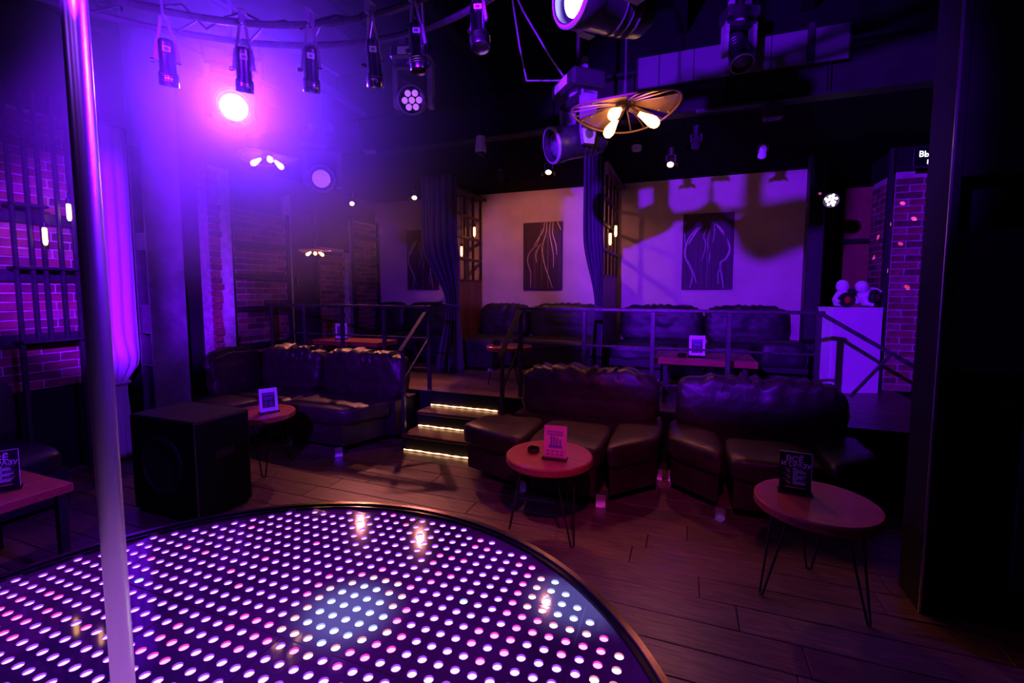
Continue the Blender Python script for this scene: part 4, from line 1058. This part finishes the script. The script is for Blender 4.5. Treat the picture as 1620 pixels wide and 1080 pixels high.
bp = struct(MB().box((2.10, 6.24, PZ), (2.70, 6.9, 2.87)).build('wall_pier', M_MORTAR), 'mortar core of the brick pier on the right')
bricks(bp, (2.116, 6.90), R(-90), .55, PZ, 2.85, 21)
bricks(bp, (2.098, 6.256), R(0), .60, PZ, 2.85, 22)
struct(MB().box((2.08, 6.22, 2.87), (2.72, 6.92, 3.13)).build('wall_pier_head', M_DARKWALL), 'dark boarding above the brick pier')
t = thing('steel_mullion', 'thin black steel upright in front of the brick pier', 'post', (1.86, 6.0, PZ))
MB().box((1.99, 6.10, PZ), (2.03, 6.14, 3.1)).build('shaft', M_STEEL, t)
MB().box((1.97, 6.08, PZ), (2.05, 6.16, PZ + .01)).build('base_plate', M_STEEL, t)
t = thing('steel_mullion', 'black steel window frame in front of the brown wall', 'frame', (1.9, 8.2, PZ))
for x in (2.05, 2.55): MB().box((x, 8.15, PZ), (x + .05, 8.2, 3.1)).build('upright', M_STEEL, t)
MB().box((1.3, 8.15, 1.55), (3, 8.2, 1.62)).build('rail', M_STEEL, t); MB().box((1.3, 8.15, 2.3), (3, 8.2, 2.35)).build('rail', M_STEEL, t)
t = thing('plinth', 'white display plinth behind the sloping handrail', 'plinth', (1.68, 6.0, PZ))
RP = Matrix.Translation((1.69, 6.02, PZ)) @ Matrix.Rotation(R(20), 4, 'Z')
MB().box((-.27, -.12, 0), (.27, .12, .92), RP, .006).build('body', M_WHITEPAINT, t)
MB().box((-.275, -.125, .92), (.275, .125, .935), RP, .003).build('top_board', M_WHITEPAINT, t)
def toy(label, p, rz, tilt):
    t = thing('toy_figure', label, 'toy', p)
    B = Matrix.Translation(p) @ Matrix.Rotation(rz, 4, 'Z') @ Matrix.Rotation(tilt, 4, 'Y')
    b = MB()
    b.lathe([(0, 0), (.07, .01), (.085, .06), (.07, .13), (.045, .17), (0, .18)], 20, B)
    b.build('body', M_WHITEPAINT, t, True)
    MB().lathe([(0, .165), (.05, .175), (.062, .215), (.055, .26), (.03, .285), (0, .29)], 20, B).build('head', M_WHITEPAINT, t, True)
    F_ = B @ Matrix.Translation((0, -.075, .075)) @ Matrix.Rotation(R(90), 4, 'X')
    MB().lathe([(.040, -.02), (.075, -.02), (.082, 0), (.075, .03), (.045, .03), (.040, .01)], 28, F_, caps=False).build('black_ring', M_RUBBER, t, True)
    MB().lathe([(.042, .005), (.03, .022), (0, .026)], 24, F_, caps=False).build('red_disc', M_RED, t, True)
    for s in (-1, 1): MB().tube([B @ Vector((s * .06, -.02, .13)), B @ Vector((s * .11, -.05, .08)), B @ Vector((s * .10, -.10, .05))], [.028, .026, .02], 10).build('arm', M_WHITEPAINT, t, True)
toy('upright white toy with a black ring and red disc on the plinth', (1.60, 5.99, PZ + .942), R(20), 0)
toy('tipped white toy with a black ring and red disc on the plinth', (1.86, 6.06, PZ + .99), R(50), R(-42))
# exit sign
t = thing('exit_sign', 'black exit sign with glowing white letters half behind the pier', 'sign', (2.3, 5.85, 2.85))
SG = Matrix.Translation((2.27, 5.9, 2.92)) @ Matrix.Rotation(R(18), 4, 'Z')
MB().box((-.19, -.015, -.09), (.19, .015, .09), SG, .004).build('panel', M_BLACKCARD, t)
mb = MB()
for txt, sz, v in (('ВЫХОД', .075, .03), ('EXIT', .06, -.045)):
    vs, fs = text_mesh(txt, sz, 'letters'); mb.add([SG @ Vector((q.x, -.0165, v + q.y)) for q in vs], fs)
mb.build('letters', M_SIGNLIT, t)
MB().box((-.19, -.02, -.094), (.19, .02, -.088), SG).build('edge', M_PANELGREY, t)
MB().tube([SG @ Vector((0, 0, .09)), SG @ Vector((0, 0, .21))], .008, 8).build('hanger', M_STEEL, t)
# cluster spotlight by the post
t = thing('cluster_light', 'half hidden lit cluster light on the black post by the plaster wall', 'stage light', (1.40, 6.45, 2.5))
mc = Matrix.Translation((1.445, 5.97, 2.57)) @ Vector((-.15, -1, -.3)).to_track_quat('Z', 'Y').to_matrix().to_4x4()
MB().lathe([(0, -.08), (.05, -.08), (.075, -.02), (.08, .02), (.074, .02)], 24, mc, caps=False).build('housing', M_PLASTIC, t, True)
for k in range(12):
    a = k * 2.4; r_ = .017 * math.sqrt(k + .5)
    MB().lathe([(.013, .012), (.010, .020), (0, .023)], 10, mc @ Matrix.Translation((r_ * math.cos(a), r_ * math.sin(a), 0)), caps=False).build('lens', M_SPARK, t, True)
MB().tube([mc @ Vector((0, 0, -.08)), (1.40, 6.098, 2.60)], .008, 8).build('arm', M_STEEL, t)
# star projector throwing small magenta points across the brick pier
t = thing('star_projector', 'small black star projector on the beam', 'projector', (.62, 4.33, 3.0))
MB().box((.55, 4.28, 2.98), (.69, 4.40, 3.09), ch=.01).build('housing', M_PLASTIC, t)
MB().bar((.62, 4.36, 3.08), (.62, 4.40, 3.14), .03, .02).build('bracket', M_STEEL, t)
MB().lathe([(.03, 0), (.025, .02), (0, .022)], 20, Matrix.Translation((.69, 4.34, 3.03)) @ Matrix.Rotation(R(90), 4, 'Y')).build('lens', M_LENS_OFF, t, True)
for i, q in enumerate([(2.16, 6.22, 2.54), (2.25, 6.2, 2.38), (2.09, 6.3, 2.33), (2.15, 6.2, 2.12), (2.08, 6.4, 2.10), (2.09, 6.3, 1.82), (2.23, 6.2, 1.66), (2.08, 6.6, 2.23), (2.08, 6.7, 2.0), (2.2, 8.4, 2.2), (2.4, 8.4, 1.9), (1.9, 8.4, 2.0)]):
    spot((.74, 4.36, 3.03), q, 1500, (1.0, .10, .60), .9, .6, .002, t, 'star_beam')

# ================================================================== HAZE
hz = MB().box((-4.5, 1.2, 1.3), (-1.0, 4.3, 3.85)).build('stage_haze', None)
me = hz.data; me.materials.clear()
m = bpy.data.materials.new('thin_smoke'); m.use_nodes = True; nt = m.node_tree; nt.nodes.clear()
o = nt.nodes.new('ShaderNodeOutputMaterial'); v = nt.nodes.new('ShaderNodeVolumeScatter'); v.inputs['Color'].default_value = (1, 1, 1, 1); v.inputs['Anisotropy'].default_value = .3
tc = nt.nodes.new('ShaderNodeTexCoord'); sb = nt.nodes.new('ShaderNodeVectorMath'); sb.operation = 'SUBTRACT'; sb.inputs[1].default_value = (-2.75, 2.4, 2.7)
sc_ = nt.nodes.new('ShaderNodeVectorMath'); sc_.operation = 'MULTIPLY'; sc_.inputs[1].default_value = (1 / 1.75, 1 / 1.6, 1 / 1.35)
ln = nt.nodes.new('ShaderNodeVectorMath'); ln.operation = 'LENGTH'
mr = nt.nodes.new('ShaderNodeMapRange'); mr.interpolation_type = 'SMOOTHSTEP'; mr.inputs[1].default_value = .15; mr.inputs[2].default_value = 1.; mr.inputs[3].default_value = .52; mr.inputs[4].default_value = 0
L = nt.links
L.new(tc.outputs['Object'], sb.inputs[0]); L.new(sb.outputs[0], sc_.inputs[0]); L.new(sc_.outputs[0], ln.inputs[0]); L.new(ln.outputs['Value'], mr.inputs[0]); L.new(mr.outputs[0], v.inputs['Density']); L.new(v.outputs[0], o.inputs['Volume'])
me.materials.append(m)
tag(hz, 'thin violet smoke hanging around the blazing moving head', 'haze'); hz['kind'] = 'stuff'
